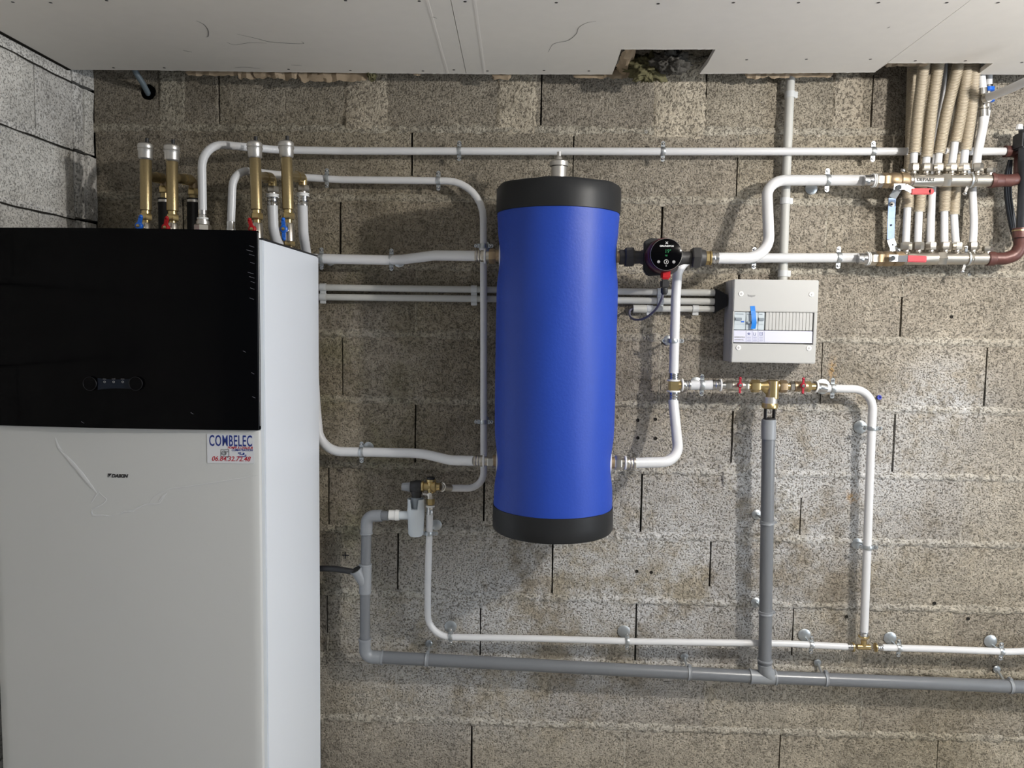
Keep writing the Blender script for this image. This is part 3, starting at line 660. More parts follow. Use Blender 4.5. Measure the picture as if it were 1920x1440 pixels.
# ================================================================== BUFFER TANK
TX, TD, TR = 0.0492, 0.224, 0.1745
ztop = W(1047, 329, TD+TR).z; zcb = W(1047, 386, TD+TR).z; zbb = W(1040, 973, TD+TR).z; zbot = W(1040, 1023, TD+TR).z
tank = thing('buffer_tank', 'large blue cylindrical tank with black top and bottom caps', 'tank', (TX, -TD, zbot))
prof = []; hh = zcb - zbb
n = 60; seg = 72; vs = []; fs = []; port_z = [W(1160, 482, TD).z, W(1160, 868, TD).z]
for i in range(n+1):
    z = zbb - .004 + (hh + .008)*i/n
    for k in range(seg):
        a = 2*math.pi*k/seg; r = TR
        for pz in port_z:   # jacket drawn in at the pipe ports
            for sgn in (1, -1):
                da = math.acos(max(-1, min(1, math.cos(a)*sgn))); q = (da/.42)**2 + ((z-pz)/.055)**2; r -= .010*math.exp(-q)
        r += .0016*noise.noise(Vector((math.cos(a)*3, math.sin(a)*3, z*5))) - .0012*math.exp(-((z-port_z[0]-.085)/.012)**2)
        vs.append((TX + r*math.cos(a), -TD + r*math.sin(a), z))
for i in range(n):
    for k in range(seg): k2 = (k+1) % seg; fs.append((i*seg+k, i*seg+k2, (i+1)*seg+k2, (i+1)*seg+k))
part('jacket', MB().add(vs, fs), M['blue_jacket'], tank, ang=60)
r = TR + .0025; hc = ztop - zcb
def cap(z0, z1, up, seed):
    prof = [(0, r-.002), (.001, r), (abs(z1-z0)*.5, r+.0005), (abs(z1-z0)-.010, r), (abs(z1-z0)-.003, r-.004), (abs(z1-z0), r-.014), (abs(z1-z0)+.001, .02)]
    mb = MB().lathe((TX, -TD, z0), (0, 0, up), prof, 72)
    for q in mb.v:
        a = math.atan2(q.y+TD, q.x-TX); k = 1 + .008*noise.noise(Vector((math.cos(a)*4, math.sin(a)*4, q.z*14+seed))); q.x = TX + (q.x-TX)*k; q.y = -TD + (q.y+TD)*k
        if seed < 5 and q.z > z1 - .02: q.z += .004*noise.noise(Vector((math.cos(a)*3, math.sin(a)*3, 2)))
    return mb
part('top_cap', cap(zcb, ztop, 1, 0), M['black_vinyl'], tank, label='black vinyl top cap'); part('bottom_cap', cap(zbb, zbot, -1, 9), M['black_vinyl'], tank, label='black vinyl bottom cap')
vz = ztop - .002; vt = W(1047, 285, TD).z; hv = vt - vz
av = profpart('air_vent', (TX-.001, -TD, vz), (0, 0, 1), [(0, .022), (hv*.58, .022), (hv*.59, .0185), (hv*.6, .0265), (hv*.72, .0265), (hv*.76, .021), (hv*.78, .010), (hv*.84, .0085), (hv*.86, .0075), (hv*.9, .005)], 'satin', tank, label='satin steel automatic air vent')
profpart('vent_cap', (TX-.001, -TD, vz + hv*.88), (0, 0, 1), [(0, .006), (hv*.12, .006), (hv*.13, .003)], 'satin', av)
for pz in port_z:
    for s in (1, -1):
        profpart('port_collar', (TX + s*(TR-.013), -TD, pz), (s, 0, 0), [(0, .033), (.006, .033), (.0065, .018)], 'black_iron' if s > 0 and pz > 1.5 else 'white_plastic', tank)
        profpart('port_stub', (TX + s*(TR-.012), -TD, pz), (s, 0, 0), [(0, .0165), (.018, .0165)], 'bronze', tank)
xR_, xL_ = TX + TR + .006, TX - TR - .006

# ================================================================== WHITE PIPES
pipe('long white pipe running along the top of the wall to the iron pipes', [(380, 408, .27), (378, 268, .27), (520, 281, .08), (640, 283, .052), (1250, 284, .05), (1640, 284, .05), (1885, 284, .05)], .0117, [.075, .05, .05, .05, .05])
pipe('white pipe bent down in a large quarter turn left of the blue tank', [(433, 420, .27), (437, 318, .27), (560, 332, .07), (640, 337, .052), (906, 340, .05), (907, 600, .05), (907, 916, .05), (842, 915, .055)], .0110, [.055, .05, .05, .115, .05, .105])
pipe('thick white pipe entering the upper left port of the blue tank', [(511, 385, .16), (513, 440, .15), (535, 484, .068), (600, 485, .06), (745, 488, .06), (815, 479, .15), (897, 480, TD)], .0152, [.06, .06, .05, .12, .1])
pipe('thick white pipe entering the lower left port of the blue tank', [(567, 383, .16), (569, 440, .13), (576, 485, .055), (592, 760, .052), (600, 846, .055), (700, 848, .056), (790, 850, .09), (845, 863, .18), (890, 864, TD)], .0150, [.05, .06, .05, .075, .05, .12, .1])
pipe('white pipe curving up from the lower right port of the blue tank', [(1188, 868, TD), (1274, 866, .19), (1267, 800, .12), (1262, 748, .09)], .0155, [.085, .05])
pipe('long white pipe to the lower manifold, bent down behind the black pump', [(1263, 702, .09), (1267, 560, .09), (1272, 483, .085), (1390, 484, .05), (1636, 483, .05)], .0145, [.05, .07, .05])
pipe('white pipe swept in an S from the pump up to the upper manifold', [(1345, 484, TD), (1443, 484, .20), (1437, 338, .085), (1510, 338, .07), (1622, 338, .08)], .0158, [.085, .08, .05])
pipe('short straight piece of white pipe between two press fittings', [(1290, 722, .09), (1338, 722, .09)], .0145)
pipe('white pipe turning down right of the valves to the lower brass tee', [(1545, 728, .070), (1638, 730, .064), (1634, 810, .06), (1620, 1188, .05)], .0125, [.105, .05])
pipe('thin white pipe falling from the safety valve and turning right along the wall', [(806, 962, .10), (802, 1100, .06), (802, 1194, .05), (1000, 1197, .05), (1200, 1203, .05), (1430, 1206, .05), (1480, 1207, .05), (1593, 1213, .05)], .0105, [.05, .075, .1, .1, .1, .1])
pipe('thin white pipe leading right from the lower brass tee', [(1650, 1214, .05), (1760, 1217, .05), (1890, 1222, .05), (1920, 1221, .05), (1990, 1205, .06)], .0105, .05)

# collars (label tells each by its pipe and neighbour)
gx = (1, 0, 0)
G1 = 'galvanised collars holding the white pipes'
collar('pipe_clamp', 'galvanised collar on the top pipe, left of the tank air vent', 861, 283, .05, .0117, gx)
collar('pipe_clamp', 'galvanised collar on the top pipe, right of the tank air vent', 1243, 284, .05, .0117, gx)
collar('pipe_clamp', 'galvanised collar on the top pipe, just left of the beige sleeves', 1637, 284, .05, .0117, gx)
collar('pipe_clamp', 'galvanised collar on the second pipe, beside the brass columns', 613, 334, .06, .0110, gx)
collar('pipe_clamp', 'galvanised collar on the second pipe, before its quarter turn', 822, 339, .05, .0110, gx)
collar('pipe_clamp', 'galvanised collar around the falling white pipe, above the upper tank fitting', 907, 461, .05, .0110, (0, 0, 1), rosette=.019)
collar('pipe_clamp', 'galvanised collar halfway down the white pipe left of the tank', 907, 791, .05, .0110, (0, 0, 1), rosette=.014)
collar('pipe_clamp', 'galvanised collar where the upper thick pipe leaves the white cabinet', 603, 485, .06, .0152, gx, rosette=.017, ros_off=(.012, 0))
collar('pipe_clamp', 'galvanised collar midway along the upper thick pipe', 734, 487, .06, .0152, gx, rosette=.019, ros_off=(.014, 0))
collar('pipe_clamp', 'galvanised collar on the lower thick pipe near the white cabinet', 678, 848, .056, .0150, gx, rosette=.017, ros_off=(.010, .008))
collar('pipe_clamp', 'galvanised collar on the pipe feeding the upper manifold', 1551, 338, .072, .0158, gx, rosette=.019, ros_off=(-.022, -.012))
collar('pipe_clamp', 'galvanised collar under the foot of the S-shaped pipe', 1414, 484, .05, .0145, gx, rosette=.015)
collar('pipe_clamp', 'galvanised collar on the pipe feeding the lower manifold', 1572, 483, .05, .0145, gx)
collar('pipe_clamp', 'galvanised collar on the upright pipe left of the fuse box', 1262, 639, .09, .0145, (0, 0, 1), rosette=.016)
collar('pipe_clamp', 'galvanised collar around the short pipe left of the red valves', 1316, 722, .09, .0145, gx, rosette=.019)
collar('pipe_clamp', 'galvanised collar where the pipe right of the valves begins its bend', 1561, 728, .069, .0125, gx, rosette=.024, ros_off=(-.006, 0))
collar('pipe_clamp', 'collar with round rosette high on the right-hand upright pipe', 1635, 803, .06, .0125, (0, 0, 1), rosette=.021, ros_off=(-.012, -.004))
collar('pipe_clamp', 'collar with round rosette low on the right-hand upright pipe', 1627, 1026, .055, .0125, (0, 0, 1), rosette=.018, ros_off=(-.012, -.004))
collar('pipe_clamp', 'galvanised collar right of the white drain funnel', 804, 1000, .09, .0105, (0, 0, 1), rosette=.018, ros_off=(.012, .004))
G2 = 'collars along the bottom white pipe'
for (u, v, lb) in ((845, 1193, 'collar with round rosette where the bottom white pipe leaves its bend'), (1176, 1202, 'collar with round rosette on the bottom white pipe below the tank'), (1521, 1209, 'collar with rosette on the bottom pipe, right of the grey downpipe'), (1685, 1215, 'collar with rosette just right of the lower brass tee'), (1877, 1221, 'collar with rosette at the far right end of the bottom white pipe')):
    collar('pipe_clamp', lb, u, v, .05, .0105, gx, rosette=.0205, ros_off=(-.006, .012), group=G2)

# ================================================================== FITTINGS AT THE TANK PORTS
def tank_fit(label, u, v, s, end_u):
    e = W(end_u, v, TD); pz = e.z; t = thing('press_fitting', label, 'fitting', e, 'press fittings on the tank ports')
    q = press_sleeve(t, e, (s, 0, 0), .0150, .026, mat='nickel'); stop = TX - s*(TR - .008)
    g = abs(stop - q.x); part('fitting_body', MB().lathe(q, (s, 0, 0), [(0, .014), (g*.25, .014)], 20), M['nickel'], t)
    part('hex_nut', MB().hexa(q + Vector((s*g*.22, 0, 0)), q + Vector((s*g*.72, 0, 0)), .0215), M['bronze' if s > 0 and v < 600 else 'nickel'], t)
    part('thread', MB().cyl(q + Vector((s*g*.7, 0, 0)), Vector((stop, q.y, q.z)), .0165), M['bronze'], t)
tank_fit('bronze and nickel fitting in the upper left port of the tank', 0, 480, 1, 893)
tank_fit('nickel fitting in the lower left port of the tank', 0, 864, 1, 891)
tank_fit('nickel fitting in the lower right port of the tank', 0, 868, -1, 1189)

# ================================================================== PUMP
pc = Vector((W(1249.5, 477, .338).x, -TD, W(1250, 483, TD).z)); pump = thing('circulation_pump', 'black circulation pump with round control face right of the tank', 'pump', pc)
pz = pc.z
x0 = xR_ - .003; nl1 = W(1171, 483, TD).x; nl2 = W(1188, 483, TD).x; nr1 = W(1297, 483, TD).x; nr2 = W(1313, 483, TD).x
def Xp(x, dy=0): return Vector((x, -TD+dy, pz))
part('inlet_spigot', MB().cyl(Xp(x0), Xp(nl1+.002), .021), M['black_iron'], pump)
part('union_nut', MB().hexa(Xp(nl1), Xp(nl2), .030, 0), M['black_iron'], pump); part('union_nut', MB().hexa(Xp(nr1-.002), Xp(nr2), .032, 0), M['black_iron'], pump)
mb = MB().lathe(Xp(nl2-.002), (1, 0, 0), [(0, .0195), (.02, .018), (.04, .026), ((nr1-nl2)-.04, .026), ((nr1-nl2)-.02, .018), ((nr1-nl2)+.003, .0195)], 28); part('volute', mb, M['black_iron'], pump)
fl = [Xp(pc.x) + Vector((x, -.028, z)) for x, z in ((-.052, -.040), (-.040, -.056), (.030, -.050), (.046, -.036), (.046, .036), (.030, .046), (-.036, .050), (-.052, .040))]
part('flange', MB().prism(fl, (0, -.02, 0)), M['black_plastic'], pump, bevel=.003)
profpart('motor_casing', Vector((pc.x-.002, -TD-.045, W(1249.5, 477, .338).z)), (0, -1, 0), [(0, .048), (.052, .0465), (.056, .0445), (.058, .043)], 'pump_red', pump, 48)
fc = W(1249.5, 477, .338); face = profpart('control_face', fc + Vector((0, .012, 0)), (0, -1, 0), [(0, .0435), (.008, .0435), (.011, .0425), (.012, .041), (.0122, .002)], 'gloss_black', pump, 48, label='glossy round control face')
part('face_ring', MB().ring(fc + Vector((0, .002, 0)), (0, 1, 0), .0425, .0008, 48, 6), M['satin'], face)
fy = fc.y - .0008
part('lettering', text_mb('GRUNDFOS', Vector((fc.x, fy, fc.z+.0205)), .0062, sx=1.15, bold=.0002, align='CENTER', thick=.0004), M['white_print'], face, smooth=False)
mb = MB()
for a in (45, 135): dx, dz = math.cos(math.radians(a))*.0045, math.sin(math.radians(a))*.0045; mb.bar((fc.x-dx, fy, fc.z+.031-dz), (fc.x+dx, fy, fc.z+.031+dz), .0016, .0004)
part('logo', mb, M['white_print'], face, smooth=False)
part('display_digits', text_mb('19°', Vector((fc.x+.004, fy, fc.z+.004)), .014, sx=.9, align='CENTER', thick=.0004), M['led'], face, smooth=False)
part('display_units', text_mb('98', Vector((fc.x-.0005, fy, fc.z-.0055)), .007, align='CENTER', thick=.0004), M['led'], face, smooth=False)
for i, (dx, rr_) in enumerate(((-.0205, .0036), (0, .0058), (.0205, .0038))):
    c = Vector((fc.x + dx, fy, fc.z - .020)); mb = MB().ring(c, (0, 1, 0), rr_, .0006, 24, 6)
    if i == 1: mb.bar(c + Vector((-.001, 0, .0028)), c + Vector((.002, 0, 0)), .0011, .0005); mb.bar(c + Vector((-.001, 0, -.0028)), c + Vector((.002, 0, 0)), .0011, .0005)
    else: mb.cyl(c + Vector((0, .0002, 0)), c + Vector((0, -.0006, 0)), rr_*.75, 16)
    part('button', mb, M['white_print'] if i == 1 else M['grey_print'], face)
part('button', MB().cyl((fc.x, fy+.0003, fc.z-.031), (fc.x, fy-.0004, fc.z-.031), .0016, 12), M['grey_print'], face)
cx = W(1247, 510, .29).x; z1, z2, z3, z4 = (W(1247, v, .30).z for v in (500, 524, 541, 549))
mb = MB().box((cx-.013, -.312, z2), (cx+.012, -.288, z1)); part('red_connector', mb, M['red'], pump, bevel=.004)
mb = MB().box((cx-.013, -.311, z3), (cx+.010, -.287, z2)); part('plug_body', mb, M['black_plastic'], pump, bevel=.004)
part('cable_gland', MB().lathe((cx-.002, -.299, z3+.001), (0, 0, -1), [(0, .010), (.012, .010), (.018, .006)], 12), M['black_plastic'], pump)
mb = MB(); a = nr2 - .001; b = W(1332, 483, TD).x; mb.lathe(Xp(a), (1, 0, 0), [(0, .0265), ((b-a)*.45, .0225), ((b-a)*.5, .0225)], 10); part('union_tail', mb, M['black_iron'], pump)
ft = thing('press_fitting', 'brass and steel press fitting on the outlet of the black pump', 'fitting', Xp(b))
part('hex_ring', MB().hexa(Xp(a + (b-a)*.5), Xp(b-.002), .0195), M['brass_bright'], ft)
q = W(1348, 484, TD); l_ = q.x - b
profpart('press_sleeve', Xp(b), (1, 0, 0), [(0, .0185), (.003, .0185), (.004, .0168), (l_*.4, .0176), (l_*.5, .0165), (l_*.62, .0176), (l_*.9, .0172), (l_*.92, .0160)], 'chrome', ft)
profpart('witness_ring', Xp(b-.003), (1, 0, 0), [(0, .018), (.001, .021), (.005, .021), (.006, .018)], 'brass_bright', ft)
cp = spline(P([(1244, 546, .30), (1240, 562, .29), (1228, 582, .22), (1208, 597, .15), (1190, 599, .10), (1181, 592, .06), (1181, 582, .035), (1188, 579, .022)]), 8)
solo('power_cable', 'dark grey pump cable looping down to the short conduit', 'cable', MB().tube(cp, .0034, 10), M['cable'])

# ================================================================== TEE + VALVES LEFT TO RIGHT (filling set)
tc = W(1263, 722, .09); tee = thing('brass_tee', 'large brass tee joining the upright pipe to the filling valves', 'tee fitting', tc)
mb = MB().box(tc + Vector((-.015, -.015, -.020)), tc + Vector((.015, .015, .020))); mb.cyl(tc + Vector((.01, 0, 0)), tc + Vector((.024, 0, 0)), .0135); part('body', mb, M['brass_bright'], tee, bevel=.003)
press_sleeve(tee, W(1263, 704, .09) + Vector((0, 0, .004)), (0, 0, -1), .0142, .020); 
press_sleeve(tee, W(1262.5, 746, .09) - Vector((0, 0, .004)), (0, 0, 1), .0148, .026)
press_sleeve(tee, W(1292, 722, .09), (-1, 0, 0), .0142, .022)
def row(u, d): p = W(u, 723 + (u-1350)*.012, d); return p
vA = thing('ball_valve', 'ball valve with small red lever left of the brass backflow preventer', 'valve', row(1385, .085))
dA = .085
q = press_sleeve(vA, W(1338, 722, .09), (1, 0, 0), .0142, .022)
def seg_(t, nm, u0, u1, r0, mat, kind='cyl', d=.085, r1=None):
    a, b = row(u0, d), row(u1, d); b.z = a.z if False else b.z
    mb = MB().hexa(a, b, r0) if kind == 'hex' else MB().cyl(a, b, r0, 24, r1)
    return part(nm, mb, M[mat], t)
seg_(vA, 'spigot', 1353, 1362, .010, 'chrome'); seg_(vA, 'hex_nut', 1361, 1373, .0165, 'nickel', 'hex'); seg_(vA, 'valve_body', 1372, 1396, .0155, 'nickel', r1=.0145); seg_(vA, 'hex_end', 1394, 1403, .0155, 'nickel', 'hex')
def lever(t, u, v, d, mat, L=.019, ang=90, w=.0075, both=True, hub=.0075):
    c = W(u, v, d); dx, dz = math.cos(math.radians(ang)), math.sin(math.radians(ang)); mb = MB()
    mb.lathe(c, (0, -1, 0), [(0, hub*1.1), (.006, hub*1.1), (.008, hub*.8)], 20)
    for s in ((1, -1) if both else (1,)):
        e = c + Vector((dx, 0, dz))*s*L; mb.bar(c + Vector((0, -.003, 0)), e + Vector((0, -.004, 0)), w*.8, .005); mb.sphere(e + Vector((0, -.004, 0)), w*.55, 10)
    l = part('lever', mb, M[mat], t); part('lever_screw', MB().lathe(c + Vector((0, -.007, 0)), (0, -1, 0), [(0, .005), (.003, .005), (.0045, .003)], 14), M['chrome'], l)
    part('stem', MB().cyl(c + Vector((0, .02, 0)), c, .006, 14), M['nickel'], t)
lever(vA, 1387, 722, .112, 'dark_red', .0215)
bp_ = thing('backflow_preventer', 'brass backflow preventer with open black drain ring below', 'valve', row(1442, .085))
seg_(bp_, 'union_spigot', 1401, 1410, .010, 'brass_bright'); seg_(bp_, 'union_nut', 1408, 1424, .0195, 'brass_bright', 'hex'); 
a, b = row(1422, .085), row(1470, .085)
mb = MB().lathe(a, b-a, [(0, .0135), (.012, .0125), (.028, .017), ((b-a).length-.025, .015), ((b-a).length, .0115)], 24); part('body', mb, M['brass_bright'], bp_)
bc = W(1448, 722, .085); zb_ = W(1446, 757, .085).z; zc_ = W(1446, 765, .085).z; zd_ = W(1444, 785, .085).z
mb = MB().lathe(Vector((bc.x, bc.y-.004, bc.z+.016)), (0, 0, -1), [(0, .013), (.003, .0185), (bc.z+.016-W(1446, 745, .085).z, .0190), (bc.z+.016-W(1446, 747, .085).z, .0185)], 28); part('outlet_body', mb, M['brass_bright'], bp_)
mb = MB().cyl(Vector((bc.x-.028, bc.y, bc.z-.004)), Vector((bc.x-.008, bc.y, bc.z-.022)), .0125, 18); part('body_branch', mb, M['brass_bright'], bp_)
xx = W(1443.5, 750, .085).x
profpart('label_band', Vector((xx, -.088, W(1446, 744, .085).z)), (0, 0, -1), [(0, .0210), (.0205, .0210)], 'satin', bp_, 28)
profpart('lower_ring', Vector((xx, -.088, zb_+.002)), (0, 0, -1), [(0, .0230), (.002, .0242), (zb_-zc_, .0242), (zb_-zc_+.003, .021)], 'brass_bright', bp_, 28)
mb = MB()
for a_ in (25, 155, 205, 335): mb.bar(Vector((xx + .0155*math.cos(math.radians(a_)), -.088 + .0155*math.sin(math.radians(a_)), zc_)), Vector((xx + .0155*math.cos(math.radians(a_)), -.088 + .0155*math.sin(math.radians(a_)), zd_-.012)), .009, .003, (math.cos(math.radians(a_)), math.sin(math.radians(a_)), 0))
mb.ring((xx, -.088, zd_), (0, 0, 1), .0155, .003, 24, 6); part('drain_cage', mb, M['black_plastic'], bp_)
seg_(bp_, 'union_nut', 1469, 1476, .012, 'brass_bright'); seg_(bp_, 'union_nut', 1461, 1475, .0195, 'bronze', 'hex')
vB = thing('ball_valve', 'ball valve with small red lever right of the brass backflow preventer', 'valve', row(1503, .078))
seg_(vB, 'spigot', 1474, 1482, .0105, 'brass_bright'); seg_(vB, 'hex_nut', 1481, 1489, .0165, 'nickel', 'hex'); seg_(vB, 'valve_body', 1489, 1513, .016, 'bronze', r1=.0155); seg_(vB, 'hex_end', 1512, 1520, .0165, 'brass_bright', 'hex'); seg_(vB, 'tail', 1519, 1528, .0105, 'brass_bright')
lever(vB, 1505, 723, .107, 'dark_red', .0215)
e = W(1548, 728, .072); f_ = row(1527, .080)
mb = MB().lathe(f_, e-f_, [(0, .015), (.001, .018), (.006, .018), (.007, .0135), (.014, .0142), (.016, .0132), (.022, .0142), ((e-f_).length, .0138)], 24); part('press_sleeve', mb, M['chrome'], vB)
profpart('witness_ring', f_, e-f_, [(0, .0182), (.005, .0184)], 'white_plastic', vB)

# lower brass tee
tl = W(1619, 1213, .05); t2 = thing('brass_tee', 'small brass tee on the bottom white pipe at the right', 'tee fitting', tl)
mb = MB().cyl(tl + Vector((-.02, 0, 0)), tl + Vector((.02, 0, 0)), .0088); mb.cyl(tl, tl + Vector((0, 0, .022)), .0088); part('body', mb, M['brass_bright'], t2)
press_sleeve(t2, W(1591, 1213, .05), (1, 0, 0), .0104, .015, 'brass_bright'); press_sleeve(t2, W(1652, 1214, .05), (-1, 0, 0), .0104, .018, 'brass_bright'); press_sleeve(t2, W(1620, 1186, .05), (0, 0, -1), .0120, .014, 'brass_bright')

# ================================================================== SAFETY GROUP, FUNNEL AND WASTE PIPE
sg = thing('safety_valve', 'brass safety group with grey knob left of the blue tank', 'valve', W(808, 912, .10))
c = W(808, 912, .10)
mb = MB().lathe(W(790, 912, .10), (1, 0, 0), [(0, .0165), (.006, .0175), (.010, .013), (.028, .013), (.034, .0185), (.044, .0185), (.048, .012), (.058, .011)], 24); mb.lathe(c + Vector((0, 0, -.02)), (0, 0, 1), [(0, .010), (.012, .013), (.034, .0125), (.036, .0155), (.043, .0155)], 24); part('brass_body', mb, M['brass_bright'], sg)
profpart('top_plug', c + Vector((0, 0, .022)), (0, 0, 1), [(0, .013), (.006, .013), (.008, .010)], 'black_plastic', sg)
profpart('valve_bonnet', W(790, 913, .10), (-1, 0, 0), [(0, .0205), (.008, .0215), (.020, .021), (.026, .018), (.034, .018)], 'black_plastic', sg, 12)
profpart('spring_housing', W(781, 918, .10), (0, 0, -1), [(0, .017), (.012, .017), (.016, .015), (.024, .015)], 'black_plastic', sg, 24)
profpart('grey_knob', W(770, 913, .10), (-1, 0, 0), [(0, .0150), (.008, .0145), (.026, .0120), (.028, .010)], 'fit_grey', sg, 10, label='grey tapered knob')
e = W(843, 915, .06); s_ = W(826, 913, .10)
mb = MB().lathe(s_, e-s_, [(0, .012), (.006, .012), (.007, .015), (.011, .015), (.012, .010), ((e-s_).length-.008, .0118), ((e-s_).length, .0125)], 20); part('press_sleeve', mb, M['nickel'], sg)
v0 = W(807, 925, .10); e2 = W(806, 966, .10)
profpart('isolating_valve', v0, (0, 0, -1), [(0, .0095), (.005, .0095), (.006, .0115), (.016, .0115), (.020, .0085), (.024, .0085)], 'nickel', sg)
part('valve_nut', MB().hexa(W(807, 935, .10), W(807, 946, .10), .0135), M['brass_bright'], sg)
profpart('witness_ring', W(807, 947, .10), (0, 0, -1), [(0, .010), (.001, .0145), (.005, .0145), (.006, .0115)], 'white_plastic', sg); profpart('steel_sleeve', W(806.5, 950, .10), (0, 0, -1), [(0, .0115), (.006, .0118), (.008, .0108), (.014, .0118), (.024, .0115)], 'chrome', sg)
c2 = W(806, 928, .125); mb = MB().bar(c2, c2 + Vector((-.022, 0, .003)), .006, .003); mb.lathe(c2, (0, -1, 0), [(-.012, .006), (.003, .0075), (.005, .004)], 16); part('grey_lever', mb, M['satin'], sg)

fx = W(780, 960, .10); fun = thing('drain_funnel', 'pale plastic drain funnel hanging under the safety valve', 'drain funnel', W(780, 1003, .10))
zt1, zt2, zt3 = W(780, 953, .10).z, W(780, 935, .10).z, W(780, 1005, .10).z
part('cup', MB().lathe((fx.x, -.10, zt3), (0, 0, 1), [(0, .008), (.001, .019), (.008, .024), (zt1-zt3-.03, .0255), (zt1-zt3-.028, .0268), (zt1-zt3, .0270), (zt1-zt3+.001, .022)], 32), M['tundish'], fun)
mb = MB(); n = 40; vs = []; fs = []
for k in range(n):
    a = 2*math.pi*k/n; x, y = math.cos(a), math.sin(a); notch = (-.55 < x < .32 and y < 0)
    zt_ = zt1 if notch else zt2
    vs += [(fx.x + .0265*x, -.10 + .0265*y, zt1-.004), (fx.x + .0265*x, -.10 + .0265*y, zt_), (fx.x + .0240*x, -.10 + .0240*y, zt_), (fx.x + .0240*x, -.10 + .0240*y, zt1-.004)]
for k in range(n):
    j = (k+1) % n
    for q in range(3): fs.append((4*k+q, 4*j+q, 4*j+q+1, 4*k+q+1))
part('crenellated_rim', MB().add(vs, fs), M['tundish'], fun)
part('inner_tube', MB().lathe((fx.x, -.10, zt1-.01), (0, 0, 1), [(0, .0135), (zt2-zt1+.014, .0155)], 20), M['clearish'], fun)
o1 = W(765, 966, .10); o0 = W(745, 966, .10); o2 = W(729, 967, .10)
part('side_outlet', MB().cyl(o1 + Vector((.006, 0, 0)), o0, .0135), M['tundish'], fun); profpart('compression_nut', W(749, 966, .10), (-1, 0, 0), [(0, .0165), (.012, .0175), (.013, .0155), (.033, .0155)], 'white_plastic', fun)

def sock(a, b, r, lip=.002): # socketed fitting section
    a, b = Vector(a), Vector(b); L = (b-a).length; return MB().lathe(a, b-a, [(0, r), (0, r+.001), (.001, r+lip), (.005, r+lip), (.006, r+.001), (L, r+.001), (L, r)], 28, caps=True)
wp = thing('waste_pipe', 'grey plastic waste pipe stepping down then running right along the wall', 'waste pipe', W(690, 1230, .08))
r1, r2 = .0160, .0200; dW = .09; rE = .0187
part('straight_pipe', MB().cyl(W(729, 967, .10), W(713, 967, .098), r1*.98), M['pipe_grey'], wp)
ep = fillet(P([(716, 967, .098), (688, 967.5, .095), (687, 1000, .09)]), .032, 10); mb = MB().tube(ep, rE, 24); part('elbow', mb, M['fit_grey'], wp)
part('elbow_lip', MB().lathe(W(687, 998, .09), (0, 0, -1), [(0, rE), (.001, rE+.0016), (.005, rE+.0016), (.006, rE)], 24), M['fit_grey'], wp)
part('straight_pipe', MB().cyl(W(687, 998, .09), W(685.5, 1060, .09), r1), M['pipe_grey'], wp)
mb = sock(W(685.5, 1057, .09), W(684.5, 1112, .09), rE*.97); y0_ = W(684.5, 1096, .09); y1_ = W(667, 1068, .105)
mb.tube([y0_, y1_], rE*.93, 24); wy = part('wye_branch', mb, M['fit_grey'], wp)
part('branch_mouth', MB().lathe(y1_, y1_-y0_, [(-.006, rE*.97), (-.006, rE+.001), (0, rE+.001), (0, rE*.84), (-.004, rE*.84)], 28, caps=False), M['fit_grey'], wy); part('branch_hole', MB().cyl(y1_ - (y1_-y0_)*.0, y1_ + (y1_-y0_).normalized()*.0008, rE*.85), M['black_rubber'], wy)
part('straight_pipe', MB().cyl(W(684.5, 1110, .09), W(684, 1200, .085), r1), M['pipe_grey'], wp)
ep = fillet(P([(684, 1198, .085), (684.5, 1231, .072), (718, 1233, .066)]), .028, 10); n_ = len(ep)
part('elbow', MB().tube(ep, [rE*.98 + (r2+.0012-rE*.98)*i/(n_-1) for i in range(n_)], 24), M['fit_grey'], wp)
part('elbow_lip', MB().lathe(W(718, 1233, .066), (-1, 0, 0), [(0, r2), (.0005, r2+.003), (.006, r2+.003), (.0065, r2)], 28), M['fit_grey'], wp); part('elbow_lip', MB().lathe(W(684, 1197, .085), (0, 0, -1), [(0, rE), (.001, rE+.002), (.005, rE+.002), (.006, rE)], 24), M['fit_grey'], wp)
LP = lambda u: W(u, 1232.5 + (u-718)*(1268.5-1232.5)/(1410-718) if u < 1410 else 1268.5 + (u-1410)*(1288-1268.5)/(1920-1410), .066)
part('straight_pipe', MB().cyl(LP(716), LP(1412), r2, 28), M['pipe_grey'], wp); part('straight_pipe', MB().cyl(LP(1452), LP(2010), r2, 28), M['pipe_grey'], wp)
mb = MB().cyl(LP(1407), LP(1453), r2+.0022, 28); tv = W(1434, 1243, .075); mb.tube([LP(1446), W(1434.5, 1256, .070), tv], r2+.002, 28); part('tee', mb, M['fit_grey'], wp)
mb = MB()
for u in (1407, 1453): mb.lathe(LP(u) + Vector((-.003, 0, 0)), (1, 0, 0), [(0, r2), (.0005, r2+.0042), (.006, r2+.0042), (.0065, r2)], 28)
part('tee_lip', mb, M['fit_grey'], wp)
VT = lambda v: W(1441.5 - (v-785)*(1441.5-1434)/(1243-785), v, .088 - .013*(v-785)/458)
part('straight_pipe', MB().cyl(VT(800), tv, r2, 28), M['pipe_grey'], wp); part('coupling', sock(VT(823), VT(786), r2+.001, .0012), M['fit_grey'], wp); part('coupling_mouth', MB().cyl(VT(786.5), VT(785), r2-.002), M['black_rubber'], wp)
mb = MB().lathe(tv + Vector((0, 0, .012)), (0, 0, -1), [(0, r2), (.0005, r2+.0035), (.005, r2+.0035), (.006, r2)], 28); part('tee_lip', mb, M['fit_grey'], wp)
hp_ = spline(P([(560, 1066, .07), (600, 1066, .075), (630, 1067, .085), (655, 1071, .10), (669, 1074, .1)]), 8)
